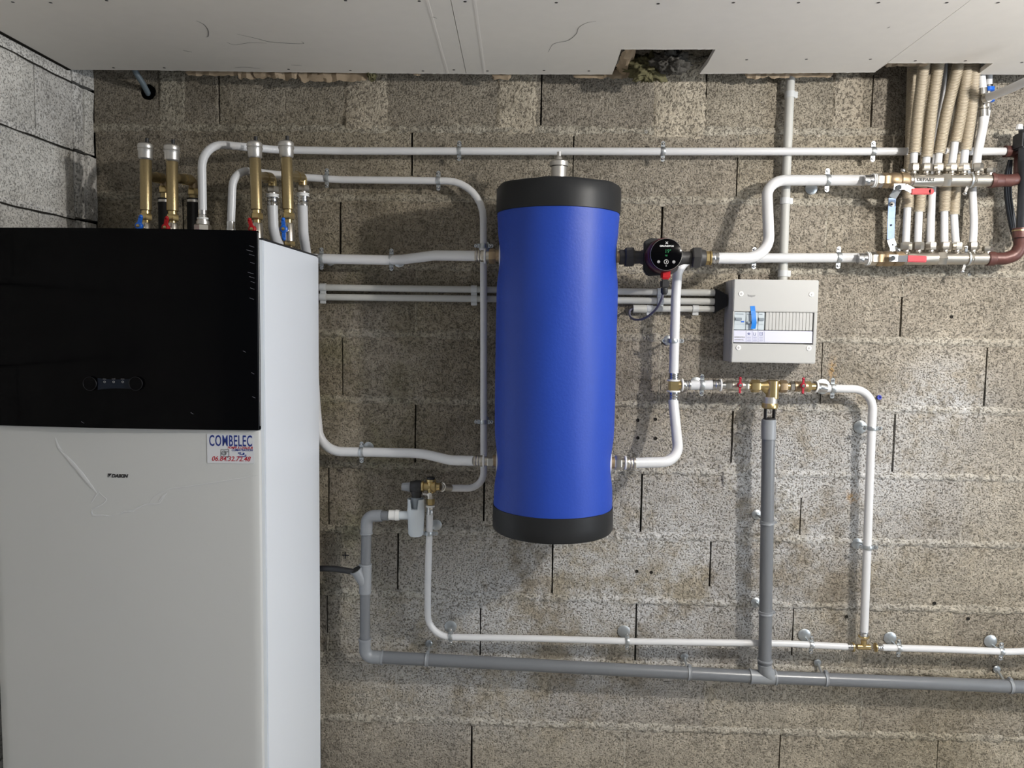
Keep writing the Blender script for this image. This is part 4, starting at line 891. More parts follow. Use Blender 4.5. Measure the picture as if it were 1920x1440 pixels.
solo('condensate_hose', 'black hose from behind the cabinet into the grey wye branch', 'hose', MB().tube(hp_, .0095, 16), M['black_plastic'])
def pclip(label, c, ax, r, hang=(0.0, .012), ros=.012):
    ax = Vector(ax).normalized(); t = thing('pipe_clip', label, 'pipe clip', Vector((c.x, 0, c.z)), 'grey clips on the waste pipe'); w = .0055
    mb = MB().lathe(c - ax*w, ax, [(0, r), (0, r+.0015), (.0008, r+.003), (.003, r+.0018), (2*w-.003, r+.0018), (2*w-.0008, r+.003), (2*w, r+.0015), (2*w, r)], 28, caps=False); part('band', mb, M['fit_grey'], t)
    side = Vector((0, -1, 0)).cross(ax); s = 1 if side.z > 0 or abs(side.z) < .1 else -1
    e = c + side.normalized()*s*(r+.003); mb = MB().box(e + Vector((-.004, -.006, -.003)), e + Vector((.006, .010, .004))); part('latch', mb, M['fit_grey'], t, bevel=.001)
    b0 = Vector((c.x + hang[0], 0, c.z + hang[1])); part('screw_rod', MB().cyl(b0, Vector((c.x, c.y + r, c.z)), .004, 10), M['galv'], t); part('rosette', MB().lathe(b0, (0, -1, 0), [(0, ros), (.003, ros), (.006, ros*.75), (.007, .003)], 24), M['galv'], t)
hd = (LP(1300)-LP(800)).normalized()
for u, lb in ((801, 'grey clip near the left elbow of the long waste pipe'), (1292, 'grey clip left of the waste pipe tee'), (1548, 'grey clip right of the waste pipe tee'), (1893, 'grey clip at the far right end of the waste pipe')): pclip(lb, LP(u), hd, r2, (-.004, .026))
for v, lb in ((979, 'grey clip halfway up the waste downpipe'), (1148, 'grey clip near the foot of the waste downpipe')): pclip(lb, VT(v), (VT(900)-VT(800)), r2, (-.010, .004), .016)

# ================================================================== CONDUITS
def straight(label, a, b, r, d, group=None): solo('conduit', label, 'conduit', MB().cyl(W(*a, d), W(*b, d), r, 20), M['conduit'], group=group)
straight('upper of the two long grey conduits passing behind the tank', (560, 538.5), (1341, 549), .0105, .022)
straight('lower of the two long grey conduits passing behind the tank', (560, 556.5), (1341, 565.5), .0105, .022)
o_ = thing('conduit', 'short third grey conduit under the two long ones', 'conduit', W(1190, 579, .022))
part('tube', MB().cyl(W(1205, 579, .022), W(1341, 579.5, .022), .0098), M['conduit'], o_); part('coupler', MB().lathe(W(1187, 579, .022), (1, 0, 0), [(0, .009), (0, .0125), (.040, .0125), (.044, .010)], 24, caps=False), M['conduit'], o_); part('coupler_mouth', MB().cyl(W(1188, 579, .022), W(1189, 579, .022), .0115), M['cable_white'], o_)
pipe('vertical grey conduit dropping from the ceiling to the fuse box', [(1483, 120, .03), (1474, 335, .03), (1467.5, 530, .03)], .0135, .05, name='conduit', mat='conduit', cat='conduit')
def cclip(label, u, v, d, r, vert=False, double=None):
    t = thing('conduit_clip', label, 'conduit clip', Vector((W(u, v, 0).x, 0, W(u, v, 0).z)), 'grey conduit clips')
    for k, vv in enumerate([v] if double is None else [v, double]):
        c = W(u, vv, d); ax = Vector((0, 0, 1)) if vert else Vector((1, 0, 0)); w = .0095
        part('clip_band', MB().lathe(c - ax*w, ax, [(0, r), (0, r+.002), (2*w, r+.002), (2*w, r)], 24, caps=False), M['conduit_clip'], t)
        sd = Vector((1, 0, 0)) if vert else Vector((0, 0, -1)); e = c + sd*(r+.004); part('clip_ear', MB().box(e - (ax*w + sd*.004) + Vector((0, -.003, 0)), e + (ax*w + sd*.006) + Vector((0, .0, 0))), M['conduit_clip'], t, bevel=.001)
        part('clip_foot', MB().box(Vector((c.x-.007, -.012, c.z-.007)), Vector((c.x+.007, -.0005, c.z+.007))), M['conduit_clip'], t)
cclip('double grey clip on the long conduits beside the white cabinet', 606, 538.7, .022, .0105, double=557)
cclip('double grey clip on the long conduits left of the falling white pipe', 889, 542.5, .022, .0105, double=560.5)
cclip('double grey clip on the long conduits under the pump', 1238, 547.5, .022, .0105, double=564.5)
cclip('grey clip at the coupler end of the short conduit', 1218, 579, .022, .0098); cclip('grey clip near the fuse box end of the short conduit', 1304, 579.3, .022, .0098)
cclip('grey clip on the vertical conduit just under the ceiling', 1481, 178, .03, .0135, True); cclip('grey clip on the vertical conduit at manifold height', 1472, 377, .03, .0135, True); cclip('grey clip on the vertical conduit right above the fuse box', 1468, 513, .03, .0135, True)

# ================================================================== FUSE BOX
BD = .11
bx0, bx1 = W(1374, 600, BD).x, W(1532.5, 600, BD).x; bz1, bz0 = W(1455, 524.5, BD).z, W(1450, 680.5, BD).z
fb = thing('fuse_box', 'white distribution box with a row of breakers and blank covers', 'fuse box', ((bx0+bx1)/2, 0, bz0))
mb = MB().prism([Vector((bx0, -.0, bz0)), Vector((bx1, -.0, bz0)), Vector((bx1, -.0, bz1)), Vector((bx0, -.0, bz1))], (0, -BD+.028, 0)); part('back_box', mb, M['box_white'], fb, bevel=.002)
def B(u, v, dd=BD): return W(u, v, dd)
# cover frame built around the module window
wz1, wz0 = W(1450, 585, BD).z, W(1450, 645, BD).z; wx0, wx1 = bx0+.004, W(1526, 610, BD).x
cy0, cy1 = -BD+.027, -BD
mb = MB()
mb.box((bx0, cy0, wz1), (bx1, cy1, bz1)); part('cover_top', mb, M['box_white'], fb, bevel=.002)
mb = MB().box((bx0, cy0, bz0), (bx1, cy1, wz0)); part('cover_bottom', mb, M['box_white'], fb, bevel=.002)
mb = MB().box((wx1, cy0, wz0-.001), (bx1, cy1+.0005, wz1+.001)); part('cover_side', mb, M['box_white'], fb, bevel=.001)
mb = MB().box((bx0, cy0, wz0-.001), (wx0, cy1+.0005, wz1+.001)); part('cover_side', mb, M['box_white'], fb, bevel=.001)
mz = W(1450, 619, BD).z
part('module_bed', MB().box((wx0, cy0, wz0), (wx1, cy0-.004, wz1)), M['box_white'], fb)
ls = part('label_strip', MB().box((wx0+.001, -BD+.010, wz0+.004), (wx1-.002, -BD+.003, mz-.002)), M['label_strip'], fb, bevel=.001, label='lilac-white clear-covered label strip')
x_ = lambda u: W(u, 600, BD).x
for i, (ua, ub) in enumerate(((1377, 1399), (1399, 1422), (1422, 1434.5))):
    br = part('breaker', MB().box((x_(ua)+.0004, -BD+.024, mz), (x_(ub)-.0004, -BD+.005, wz1-.0015)), M['breaker'], fb, bevel=.0008, label='pale blue-grey circuit breaker')
    xa, xb = x_(ua)+.001, x_(ub)-.001; h_ = wz1-mz
    part('breaker_step', MB().box((xa, -BD+.007, mz+h_*.30), (xb, -BD+.003, mz+h_*.72)), M['breaker'], br, bevel=.0006)
    part('toggle', MB().box((xa+(.002 if i < 2 else 0), -BD+.005, mz+h_*(.52 if i != 1 else .34)), (xb-(.012 if i == 0 else .002), -BD-.002, mz+h_*(.66 if i != 1 else .46))), M['breaker_dark'], br, bevel=.0008)
    part('print_line', MB().box((xa+.002, -BD+.0052, mz+h_*.84), (xb-.006, -BD+.0048, mz+h_*.88)), M['breaker_dark'], br)
part('test_button', MB().box((x_(1390), -BD+.006, mz+.022), (x_(1396), -BD+.002, mz+.026)), M['blue'], fb, bevel=.0005)
n = 14
for k in range(n):
    a, b = x_(1436) + (wx1 - .003 - x_(1436))*k/n, x_(1436) + (wx1 - .003 - x_(1436))*(k+1)/n
    part('blank_cover', MB().box((a+.00025, -BD+.022, mz), (b-.00025, -BD+.003, wz1-.001)), M['box_white'], fb, bevel=.0008)
tp = [(1411, 574), (1413, 590), (1414, 606), (1412, 617)]
vs = []; fs = []
for i, (u, v) in enumerate([(p.x, p.y) for p in spline([Vector((a, b, 0)) for a, b in tp], 4)]):
    dd = BD + .0012 if v < 587 else BD + .0035 + .003*math.sin((v-587)/30*3.1)
    l, r_ = W(u-4.4, v, dd), W(u+4.4, v-.5, dd); vs += [l, r_]
for i in range(len(vs)//2-1): fs.append((2*i, 2*i+1, 2*i+3, 2*i+2))
mb = MB().add(vs, fs); part('blue_tape', mb, M['blue_tape'], fb, label='strip of bright blue tape over one breaker')
for (u, v) in ((1389.5, 551), (1521.5, 552), (1384.5, 652), (1516.5, 653)):
    p = W(u, v, BD); mb = MB().lathe(p + Vector((0, .001, 0)), (0, -1, 0), [(0, .0078), (.002, .0078), (.0028, .007), (.0029, .001)], 24); s_ = part('screw', mb, M['white_plastic'], fb)
    mb = MB().bar(p + Vector((-.004, -.0022, 0)), p + Vector((.004, -.0022, 0)), .0012, .0006); mb.bar(p + Vector((0, -.0022, -.004)), p + Vector((0, -.0022, .004)), .0012, .0006); part('cross_slot', mb, M['grey_print'], s_)
part('lettering', text_mb('hager', W(1402, 556, BD+.0006), .0105, sx=1.0), M['grey_print'], fb, smooth=False)
ly = -BD+.0025
def LS(u, v): p = W(u, v, BD-.003); p.y = ly; return p
part('lettering', text_mb('INTERRUPTEUR', LS(1377, 633), .0048, sx=.95, bold=.0001, thick=.0003), M['grey_print'], ls, smooth=False); part('lettering', text_mb('DIFFERENTIEL', LS(1377, 638), .0048, sx=.95, bold=.0001, thick=.0003), M['grey_print'], ls, smooth=False)
mb = MB(); c = LS(1404, 626)
for a in range(5): t_ = math.radians(90+72*a); mb.bar(c, c + Vector((math.cos(t_)*.005, 0, math.sin(t_)*.005)), .0012, .0004)
c = LS(1415, 626); mb.bar(c + Vector((-.003, 0, -.004)), c + Vector((-.003, 0, .004)), .0008, .0004); mb.bar(c + Vector((.003, 0, -.004)), c + Vector((.003, 0, .004)), .0008, .0004); mb.bar(c + Vector((-.003, 0, -.004)), c + Vector((.003, 0, -.004)), .0008, .0004)
c = LS(1427, 626)
for (dx, dz, ex, ez) in ((-.004, -.0045, .004, -.0045), (-.004, .0045, .004, .0045), (-.004, -.0045, -.004, .0045), (.004, -.0045, .004, .0045), (-.002, 0, .002, 0), (0, -.002, 0, .002)): mb.bar(c + Vector((dx, 0, dz)), c + Vector((ex, 0, ez)), .0008, .0004)
for u in (1399, 1410.5, 1421.5, 1433): mb.bar(LS(u, 620.5), LS(u, 641), .0004, .0003)
for u in (1401, 1412, 1423.5):
    for v in (632, 634, 637, 639): mb.bar(LS(u, v), LS(u+7, v), .0006, .0003)
part('pictogram', mb, M['navy'], ls, smooth=False)
mb = MB().bar(LS(1376, 641.7), LS(1525, 643.5), .0008, .0006); part('strip_edge', mb, M['grey_print'], ls)
g0 = W(1341, 549, .022); mb = MB()
a = [Vector((g0.x-.002, -.034, W(1341, 541, .03).z)), Vector((W(1364, 560, .05).x, -.052, W(1364, 553, .05).z)), Vector((W(1364, 560, .05).x, -.052, W(1364, 574, .05).z)), Vector((g0.x-.002, -.034, W(1341, 587, .03).z))]
mb.prism(a, (0, .030, 0)); solo('rubber_grommet', 'black tapered rubber shroud taking the conduits into the fuse box', 'grommet', mb, M['black_rubber'])

# ================================================================== BRASS COLUMNS ON TOP OF THE UNIT
def column(label, u, vtop, ubase, hand, hu, hv, elbow_u, elbow_v, dcol, kind, ang):
    top = W(u, vtop, dcol); bx = W(ubase, 440, dcol).x; X = (top.x + bx)/2
    t = thing('air_separator', label, 'air vent', Vector((X, -dcol, ZT)), 'brass air separator columns on the cabinet')
    def zz(v): return W(u, v, dcol).z
    axis = Vector((bx - top.x, 0, -(top.z - zz(440)))).normalized(); pt = lambda v: Vector((top.x + (bx-top.x)*(top.z-zz(v))/(top.z-zz(440)), -dcol, zz(v)))
    up = (pt(vtop) - pt(440)).normalized(); o = vtop - 262
    L = lambda v: (pt(v) - pt(297+o)).length
    part('vent_body', MB().lathe(pt(297+o), up, [(0, .0165), (.004, .0195), (L(283+o), .0200), (L(281+o), .0205), (L(278+o), .0222), (L(276+o), .0205), (L(273+o), .0222), (L(268+o), .0205), (L(265+o), .014), (L(264+o), .006)], 28), M['satin'], t)
    part('black_tip', MB().cyl(pt(266+o) + Vector((.004, 0, 0)), pt(256+o) + Vector((.004, 0, 0)), .0052, 12), M['black_plastic'], t)
    part('column', MB().lathe(pt(394+o*.4), up, [(0, .0140), (.002, .0160), (L(0) if False else (pt(297+o)-pt(394+o*.4)).length-.002, .0160), ((pt(297+o)-pt(394+o*.4)).length+.001, .0145)], 28), M['brass'], t)
    part('reducer', MB().cyl(pt(403+o*.4), pt(392+o*.4), .0125), M['brass_bright'], t)
    part('hex_nut', MB().hexa(pt(412+o*.4), pt(400+o*.4), .0175), M['brass_bright'], t)
    part('nipple', MB().cyl(pt(420), pt(410+o*.4), .010), M['brass_bright'], t)
    vb = 440 if kind else 455
    part('valve_body', MB().lathe(pt(vb), up, [(0, .012), (.004, .015), ((pt(418)-pt(vb)).length-.006, .015), ((pt(418)-pt(vb)).length, .012)], 20), M['nickel'], t)
    part('tail', MB().cyl(Vector((pt(vb).x, -dcol, ZT-.002)), pt(vb), .0115), M['bronze'], t); part('tail_nut', MB().hexa(pt(vb+8), pt(vb-2), .0165), M['brass_bright'], t)
    c = W(hu, hv, dcol+.03); mb = MB(); mb.lathe(c, (0, -1, 0), [(0, .0105), (.008, .0105), (.010, .008)], 20); a = math.radians(ang)
    for s in (1, -1):
        e = c + Vector((math.cos(a), 0, math.sin(a)))*s*.027; mb.bar(c + Vector((0, -.005, 0)), e + Vector((0, -.006, 0)), .0095, .006); mb.sphere(e + Vector((0, -.006, 0)), .0055, 10)
    lv = part('butterfly_handle', mb, M[hand], t, label=('blue' if hand == 'blue' else 'red')+' butterfly handle'); part('handle_screw', MB().lathe(c + Vector((0, -.009, 0)), (0, -1, 0), [(0, .005), (.003, .0045), (.004, .002)], 12), M['brass_bright'], lv)
    part('handle_stem', MB().cyl(c, Vector((pt(430).x, -dcol, c.z)), .006, 12), M['nickel'], t)
    # side arm going back and right, then an elbow down
    s0 = pt(330 + o*.5); de = .16; e = W(elbow_u, elbow_v, de); mid = Vector((e.x, -de, e.z + .012))
    part('side_arm', MB().cyl(s0, s0.lerp(mid, .62), .0140, 22), M['brass'], t)
    part('arm_collar', MB().cyl(s0.lerp(mid, .55), s0.lerp(mid, .84), .0158, 22), M['brass'], t)
    dn_p = Vector((e.x, -de, e.z - .018)); part('elbow', MB().tube(fillet([s0.lerp(mid, .80), mid, dn_p], .02, 8), .0125, 20), M['brass_bright' if kind == 0 else 'bronze'], t)
    return t, dn_p
T1 = column('brass column with blue valve handle, far left on the cabinet', 273, 265, 274, 'blue', 262, 424, 308, 342, .27, 1, 75)
T2 = column('brass column with red valve handle, second from the left on the cabinet', 322, 268, 324, 'red', 312, 427, 362, 346, .27, 1, 80)
T3 = column('brass column with red valve handle, right of the two bent white pipes', 477, 262, 483, 'red', 474, 430, 511, 342, .27, 0, 105)
T4 = column('brass column with blue valve handle, nearest the right edge of the cabinet', 536, 261, 542, 'blue', 533, 430, 568, 340, .27, 0, 92)
for (t, p), u, hl in ((T1, 309, 'black insulated hose behind the two left brass columns'), (T2, 364, 'black insulated hose left of the tall bent white pipe')):
    part('hex_nut', MB().hexa(p - Zv*.014, p + Zv*.006, .0165), M['brass_bright'], t)
    q = Vector((p.x, p.y, W(u, 372, .16).z)); h_ = thing('insulated_hose', hl, 'hose', Vector((p.x, p.y, ZT)))
    part('foam_sleeve', MB().cyl(Vector((p.x, p.y, ZT-.003)), q, .0185, 24), M['black_rubber'], h_); part('clamp_band', MB().lathe(q - Zv*.012, (0, 0, 1), [(0, .0188), (.007, .0188)], 24), M['satin'], h_); part('tail', MB().cyl(q, p - Zv*.013, .012), M['brass'], h_)
for (t, p), uu in ((T3, 511), (T4, 567)):
    q = W(uu, 383, .16); q = Vector((p.x, p.y, q.z)); L_ = (p.z - q.z)
    part('union_nut', MB().hexa(p - Zv*.012, p + Zv*.006, .0185), M['nickel'], t)
    part('union_body', MB().lathe(p - Zv*.011, (0, 0, -1), [(0, .012), (.005, .0115), (.006, .0150)], 20), M['nickel'], t)
    part('witness_ring', MB().lathe(p - Zv*.016, (0, 0, -1), [(0, .0150), (.001, .0185), (.004, .0185), (.0045, .0155), (.007, .0155), (.0075, .0185), (.010, .0185), (.011, .015)], 24), M['white_plastic'], t)
    part('press_sleeve', MB().lathe(q - Zv*.004, (0, 0, 1), [(0, .0162), (.008, .0162), (.010, .0150), (.014, .0165), (.018, .0165), (.020, .0150), (L_-.022, .0162)], 24), M['chrome'], t)
# fittings at the foot of the two bent pipes
f1 = W(380, 405, .27); t = thing('union_fitting', 'steel union at the foot of the tallest bent white pipe', 'fitting', Vector((f1.x, f1.y, ZT)))
profpart('press_sleeve', f1 + Zv*.016, (0, 0, -1), [(0, .0126), (.012, .0126), (.013, .0118), (.020, .0126)], 'chrome', t); profpart('witness_ring', f1 - Zv*.004, (0, 0, -1), [(0, .0125), (.001, .0155), (.005, .0155), (.006, .0125)], 'white_plastic', t)
profpart('union_cone', f1 - Zv*.010, (0, 0, -1), [(0, .0155), (.004, .0155), (.005, .018), (.014, .018), (.016, .021)], 'satin', t); part('hex_nut', MB().hexa(f1 - Zv*.024, f1 - Zv*.043, .0235, 0), M['nickel'], t); part('tail', MB().cyl(f1 - Zv*.042, Vector((f1.x, f1.y, ZT-.002)), .014), M['nickel'], t)
f2 = W(433, 420, .27); t = thing('union_fitting', 'steel sleeve at the foot of the shorter bent white pipe', 'fitting', Vector((f2.x, f2.y, ZT)))
profpart('press_sleeve', f2 + Zv*.006, (0, 0, -1), [(0, .0122), (.018, .0122), (.020, .0135), (.026, .0135)], 'chrome', t); part('tail', MB().cyl(f2 - Zv*.018, Vector((f2.x, f2.y, ZT-.002)), .012), M['nickel'], t)

# ================================================================== MANIFOLDS
nuts_u = {'up': ([1712, 1735.5, 1757.5, 1783, 1806, 1831], 1855), 'lo': ([1698, 1720.5, 1744.5, 1771, 1793, 1823], 1850.5)}
def manifold(which, label, v, d, u0, uc, grip):
    MZ = W(1760, v, d).z; X = lambda u: W(u, v, d).x; ax = lambda u: Vector((X(u), -d, MZ + (W(u, v, d).z - MZ)))
    def ax(u): p = W(u, v, d); return p
    t = thing('heating_manifold', label, 'manifold', ax(u0+60), 'nickel heating manifolds')
    r = .0185; s = u0 - 1703 if which == 'up' else u0 - 1697
    o = 0 if which == 'up' else -8
    part('barrel', MB().lathe(ax(u0), ax(1764+o) - ax(u0), [(0, .0165), (.001, r*.92), (.008, r*.92), (.010, r*1.04), (.014, r*1.04), (.016, r), ((ax(1764+o)-ax(u0)).length, r)], 28), M['nickel'], t)
    part('hex_joint', MB().hexa(ax(1763+o), ax(1780+o), r*1.12, 0), M['nickel'], t)
    part('barrel', MB().cyl(ax(1779+o), ax(1819+o*.6), r*.96, 28), M['nickel'], t); part('joint_ring', MB().lathe(ax(1816+o*.6), Vector((1, 0, 0)), [(0, r), (.001, r*1.16), (.006, r*1.16), (.007, r*1.02), (.010, r*1.10), (.013, r*1.02), (.016, r*1.10), (.018, r*.9)], 28), M['nickel'], t)
    part('barrel', MB().cyl(ax(1826+o*.6), ax(1860+o*.6), r*.96, 28), M['nickel'], t)
    cl = part('support_clamp', MB().lathe(ax(1817+o*.6), Vector((1, 0, 0)), [(0, r*1.18), (.005, r*1.18)], 28), M['galv'], t)
    for (du, dv) in ((0, -22), (1, 24)):
        c_ = W(1816+o*.6+du - (8 if dv > 0 else 0), v+dv, d+.006); mb = MB().bar(ax(1818+o*.6), c_, .008, .003); mb.sphere(c_, .006, 10); part('clamp_bolt', mb, M['chrome'], cl)
    c_ = ax(1818+o*.6); part('bracket_rod', MB().cyl(c_ + Vector((0, r, 0)), Vector((c_.x, .008, c_.z)), .005), M['galv'], t)
    c_ = ax(u0+3); part('bracket_rod', MB().cyl(c_ + Vector((0, r*.8, 0)), Vector((c_.x, .008, c_.z)), .005), M['galv'], t)
    us, pl = nuts_u[which]
    for u in us:
        b = ax(u); k = (v - 337.5)
        part('outlet_neck', MB().cyl(b + Zv*.010, b + Zv*.031, .0085, 18), M['nickel'], t); part('outlet_shoulder', MB().lathe(b + Zv*.0175, (0, 0, 1), [(0, .0125), (.003, .0105)], 20), M['nickel'], t)
        part('compression_nut', MB().hexa(b + Zv*.026, b + Zv*.049, .0160, random.choice((0, .5, .25))), M['nickel'], t)
    b = ax(pl); part('outlet_neck', MB().cyl(b + Zv*.010, b + Zv*.024, .0095, 18), M['nickel'], t); part('blank_plug', MB().hexa(b + Zv*.022, b + Zv*.036, .0150, 0), M['nickel'], t)
    return t, ax
mu, axu = manifold('up', 'upper nickel manifold with DEPART written on its barrel', 338.5, .105, 1703, 0, 'red')
ml, axl = manifold('lo', 'lower nickel manifold feeding the pipes from below', 485, .075, 1693, 0, 'red')
p = axu(1718); part('lettering', text_mb('DEPART', Vector((p.x - .007, -.105 - .0192, p.z - .005)), .0135, sx=1.05, bold=.0003, thick=.001), M['ink'], mu, smooth=False)
def main_valve(label, ax, ue, u0, d, v, dv):
    t = thing('main_ball_valve', label, 'valve', ax(u0-20), 'lever valves at the manifold inlets')
    L = (ax(u0) - ax(ue)).length; e = ax(ue); dr = (ax(u0)-ax(ue)).normalized(); rr_ = .0155
    part('press_sleeve', MB().lathe(e - dr*.004, dr, [(0, rr_*1.06), (.012, rr_*1.06), (.014, rr_), (.020, rr_*1.08), (.026, rr_*1.08)], 24), M['chrome'], t)
    part('witness_ring', MB().lathe(e + dr*.020, dr, [(0, rr_*1.1), (.001, rr_*1.34), (.004, rr_*1.34), (.005, rr_*1.05), (.007, rr_*1.05), (.008, rr_*1.3), (.010, rr_*1.3), (.011, rr_)], 24), M['white_plastic'], t)
    part('hex_nut', MB().hexa(e + dr*.030, e + dr*.052, .0205), M['nickel'], t)
    part('valve_end', MB().hexa(e + dr*.050, e + dr*.070, .0225), M['bronze'], t)
    part('valve_body', MB().lathe(e + dr*.068, dr, [(0, .0195), (.006, .0225), (.016, .0235), (.026, .0225), (.032, .0200), (.034, .0225), (L-.076, .0225), (L-.070, .0205), (L-.066, .0165)], 28), M['bronze'], t)
    return t
vu = main_valve('lever valve with bright red grip at the upper manifold inlet', axu, 1622, 1703, .105, 338.5, 0)
vl = main_valve('lever valve with faded red grip at the lower manifold inlet', axl, 1611, 1693, .075, 485, 0)
def lev(t, pts, w, th, mat, nm): 
    mb = MB()
    for a, b in zip(pts[:-1], pts[1:]): mb.bar(a, b, w, th)
    return part(nm, mb, M[mat], t, bevel=.0006)
A = P([(1676, 350, .150), (1697, 350, .152), (1712, 358, .155)]); lev(vu, A, .017, .003, 'galv', 'lever_arm')
g = P([(1708, 359, .155), (1745, 359, .155)]); mb = MB().bar(g[0], g[1], .0175, .008); mb.cyl(g[1] + Vector((0, .004, 0)), g[1] - Vector((0, .004, 0)), .0087, 20); gr = part('red_grip', mb, M['red'], vu, bevel=.002)
part('lever_nut', MB().hexa(W(1686, 351, .150), W(1686, 351, .162), .008), M['chrome'], vu); part('spindle', MB().cyl(W(1686, 346, .115), W(1686, 351, .151), .007), M['bronze'], vu)
A = P([(1667, 484, .112), (1684, 484, .112)]); lev(vl, A, .020, .003, 'galv', 'lever_arm'); A = P([(1683, 485, .112), (1702, 485, .112)]); lev(vl, A, .019, .004, 'steel_dark', 'lever_neck')
g = P([(1700, 485, .112), (1737, 486, .112)]); mb = MB().bar(g[0], g[1], .0195, .007); part('red_grip', mb, M['red_faded'], vl, bevel=.002)
part('lever_nut', MB().hexa(W(1674, 484, .112), W(1674, 484, .124), .008), M['chrome'], vl)
# steel hanger strip between the two manifolds
bk = thing('steel_bracket', 'bluish galvanised strap joining the two manifolds at their left end', 'bracket', W(1672, 410, .05))
sp_ = P([(1685, 352, .062), (1673, 371, .05), (1671, 410, .048), (1670, 449, .048), (1675, 463, .05), (1676, 475, .055)])
for i, (a, b) in enumerate(zip(sp_[:-1], sp_[1:])):
    mb = MB().bar(a, b, .0225, .003); part('strap', mb, M['galv'] if i in (0, 3, 4) else M['foil_strip'], bk, bevel=.0008)
part('screw_washer', MB().lathe(W(1672, 383, .050), (0, -1, 0), [(0, .0075), (.003, .0075), (.004, .005)], 20), M['satin'], bk); part('bolt', MB().cyl(W(1672, 383, .053), W(1672, 383, .058), .003, 10), M['ink'], bk)
for (u, v) in ((1671, 422), (1674, 459)): part('slot_hole', MB().cyl(W(u, v, .051), W(u, v, .0525), .0028, 10), M['ink'], bk)
for (u, v, d, s) in ((1693, 320, .12, 'upper'), (1684, 469, .1, 'lower')): part('hanger_bolt', MB().sphere(W(u, v, d), .007, 12), M['chrome'], bk)
part('fixing_rod', MB().cyl(W(1672, 383, .05), W(1672, 383, -.005), .004, 10), M['galv'], bk)

# floor-heating tails: white tubes in beige corrugated sleeves
def corrugated(label, pts, r, bot, mat='sleeve', group='beige corrugated sleeves above the manifolds', white=None, tops='corrugated_sleeve', pitch=.0042, cat='sleeve'):
    pp = spline(P(pts), 24); L = [0]
    for a, b in zip(pp[:-1], pp[1:]): L.append(L[-1] + (b-a).length)
    n = int(L[-1]/pitch*4); out = []; rad = []; j = 0
    for i in range(n+1):
        s = L[-1]*i/n
        while j < len(L)-2 and L[j+1] < s: j += 1
        f = (s-L[j])/max(1e-9, L[j+1]-L[j]); out.append(pp[j].lerp(pp[j+1], f)); rad.append(r*(1.0 if i % 4 in (0, 1) else .80))
    mb = MB().tube(out, rad, 18)
    if not white: return solo(tops, label, cat, mb, M[mat], group=group, ang=70)
    t = thing(tops, label, cat, out[0], group); part('sleeve', mb, M[mat], t, ang=70)
    part('white_tube', MB().tube(spline(P(white), 8), .0105, 16), M['pipe_white'], t)
    return t
rs = .0165
names = ('far left', 'second from the left', 'third from the left', 'fourth from the left, cut shortest', 'fifth from the left')
for (u0, vb, ut, um), nm, un in zip(((1714, 287, 1733, 1722), (1737.5, 295, 1760, 1747), (1760.5, 288, 1798, 1776), (1791, 267, 1815, 1803), (1810, 282, 1828, 1821)), names, nuts_u['up'][0]):
    corrugated('beige corrugated sleeve over a white tube, front row, ' + nm, [(u0, vb, .105), (um, 205, .105), (ut, 118, .118), (ut+3, 95, .12)], rs, vb, white=[(un, 318, .105), ((un+u0)/2, (vb+318)/2, .105), (u0+.4, vb-8, .105)])
for (u0, vb, ut, un, nm) in ((1701.5, 390, 1712, 1698, 'left end behind the red lever'), (1723, 398, 1746, 1720.5, 'behind the red grip'), (1770.5, 397, 1783, 1771, 'under the hex joint of the upper manifold'), (1788, 403, 1802, 1793, 'right of the hex joint, lower row')):
    corrugated('beige corrugated sleeve dropping behind the upper manifold, ' + nm, [(u0, vb, .055), ((u0+ut)/2+1, 260, .045), (ut, 118, .045), (ut+1, 95, .045)], rs, vb, white=[(un, 463, .075), ((un+u0)/2, (vb+463)/2, .065), (u0+.3, vb-8, .056)], group='beige corrugated sleeves behind the upper manifold')
pipe('bare white tube of the lower manifold rising behind the red grip', [(1744.5, 463, .075), (1746, 400, .06), (1750, 330, .045), (1772, 118, .045)], .0108, spl=True, cat='tube', name='heating_tube', group='bare white heating tubes')
pipe('bare white tube curving up from the right end of the lower manifold', [(1823, 463, .075), (1826, 420, .065), (1824, 340, .045), (1838, 270, .045), (1849, 212, .05), (1850, 198, .05)], .0108, spl=True, cat='tube', name='heating_tube', group='bare white heating tubes')
pipe('bare white tube from the right end of the upper manifold to the steel tee', [(1830, 318, .105), (1834, 280, .10), (1842, 240, .09), (1843.5, 218, .09)], .0118, spl=True, cat='tube', name='heating_tube', group='bare white heating tubes')
pipe('short white tube left of a pair, entering the ceiling notch', [(1842, 168, .09), (1839, 140, .09), (1836, 112, .09), (1836, 95, .09)], .0118, spl=True, cat='tube', name='heating_tube', group='pair of white tubes entering the ceiling')
pipe('short white tube right of a pair, above the blue fitting', [(1853, 162, .05), (1853, 140, .05), (1850, 112, .055), (1848, 90, .06)], .0108, spl=True, cat='tube', name='heating_tube', group='pair of white tubes entering the ceiling')
pipe('pale diagonal tube coming out of the steel tee toward the right', [(1849, 184, .115), (1885, 170, .20), (1925, 152, .30), (1990, 120, .42)], .0115, spl=True, cat='tube', name='heating_tube')
tt = W(1843, 190, .09); st = thing('steel_tee', 'steel tee joining two white tubes and the pale diagonal tube', 'tee fitting', tt)
part('body', MB().cyl(W(1842, 172, .09), W(1843.5, 210, .09), .0105), M['nickel'], st); part('branch', MB().cyl(tt + Vector((0, 0, .008)), W(1850, 183.5, .118), .0105), M['nickel'], st)
for (v0_, v1_) in ((166, 178), (206, 219)): part('press_sleeve', MB().cyl(W(1841.5+(v0_-166)*.04, v0_, .09), W(1841.5+(v1_-166)*.04, v1_, .09), .0135), M['chrome'], st)
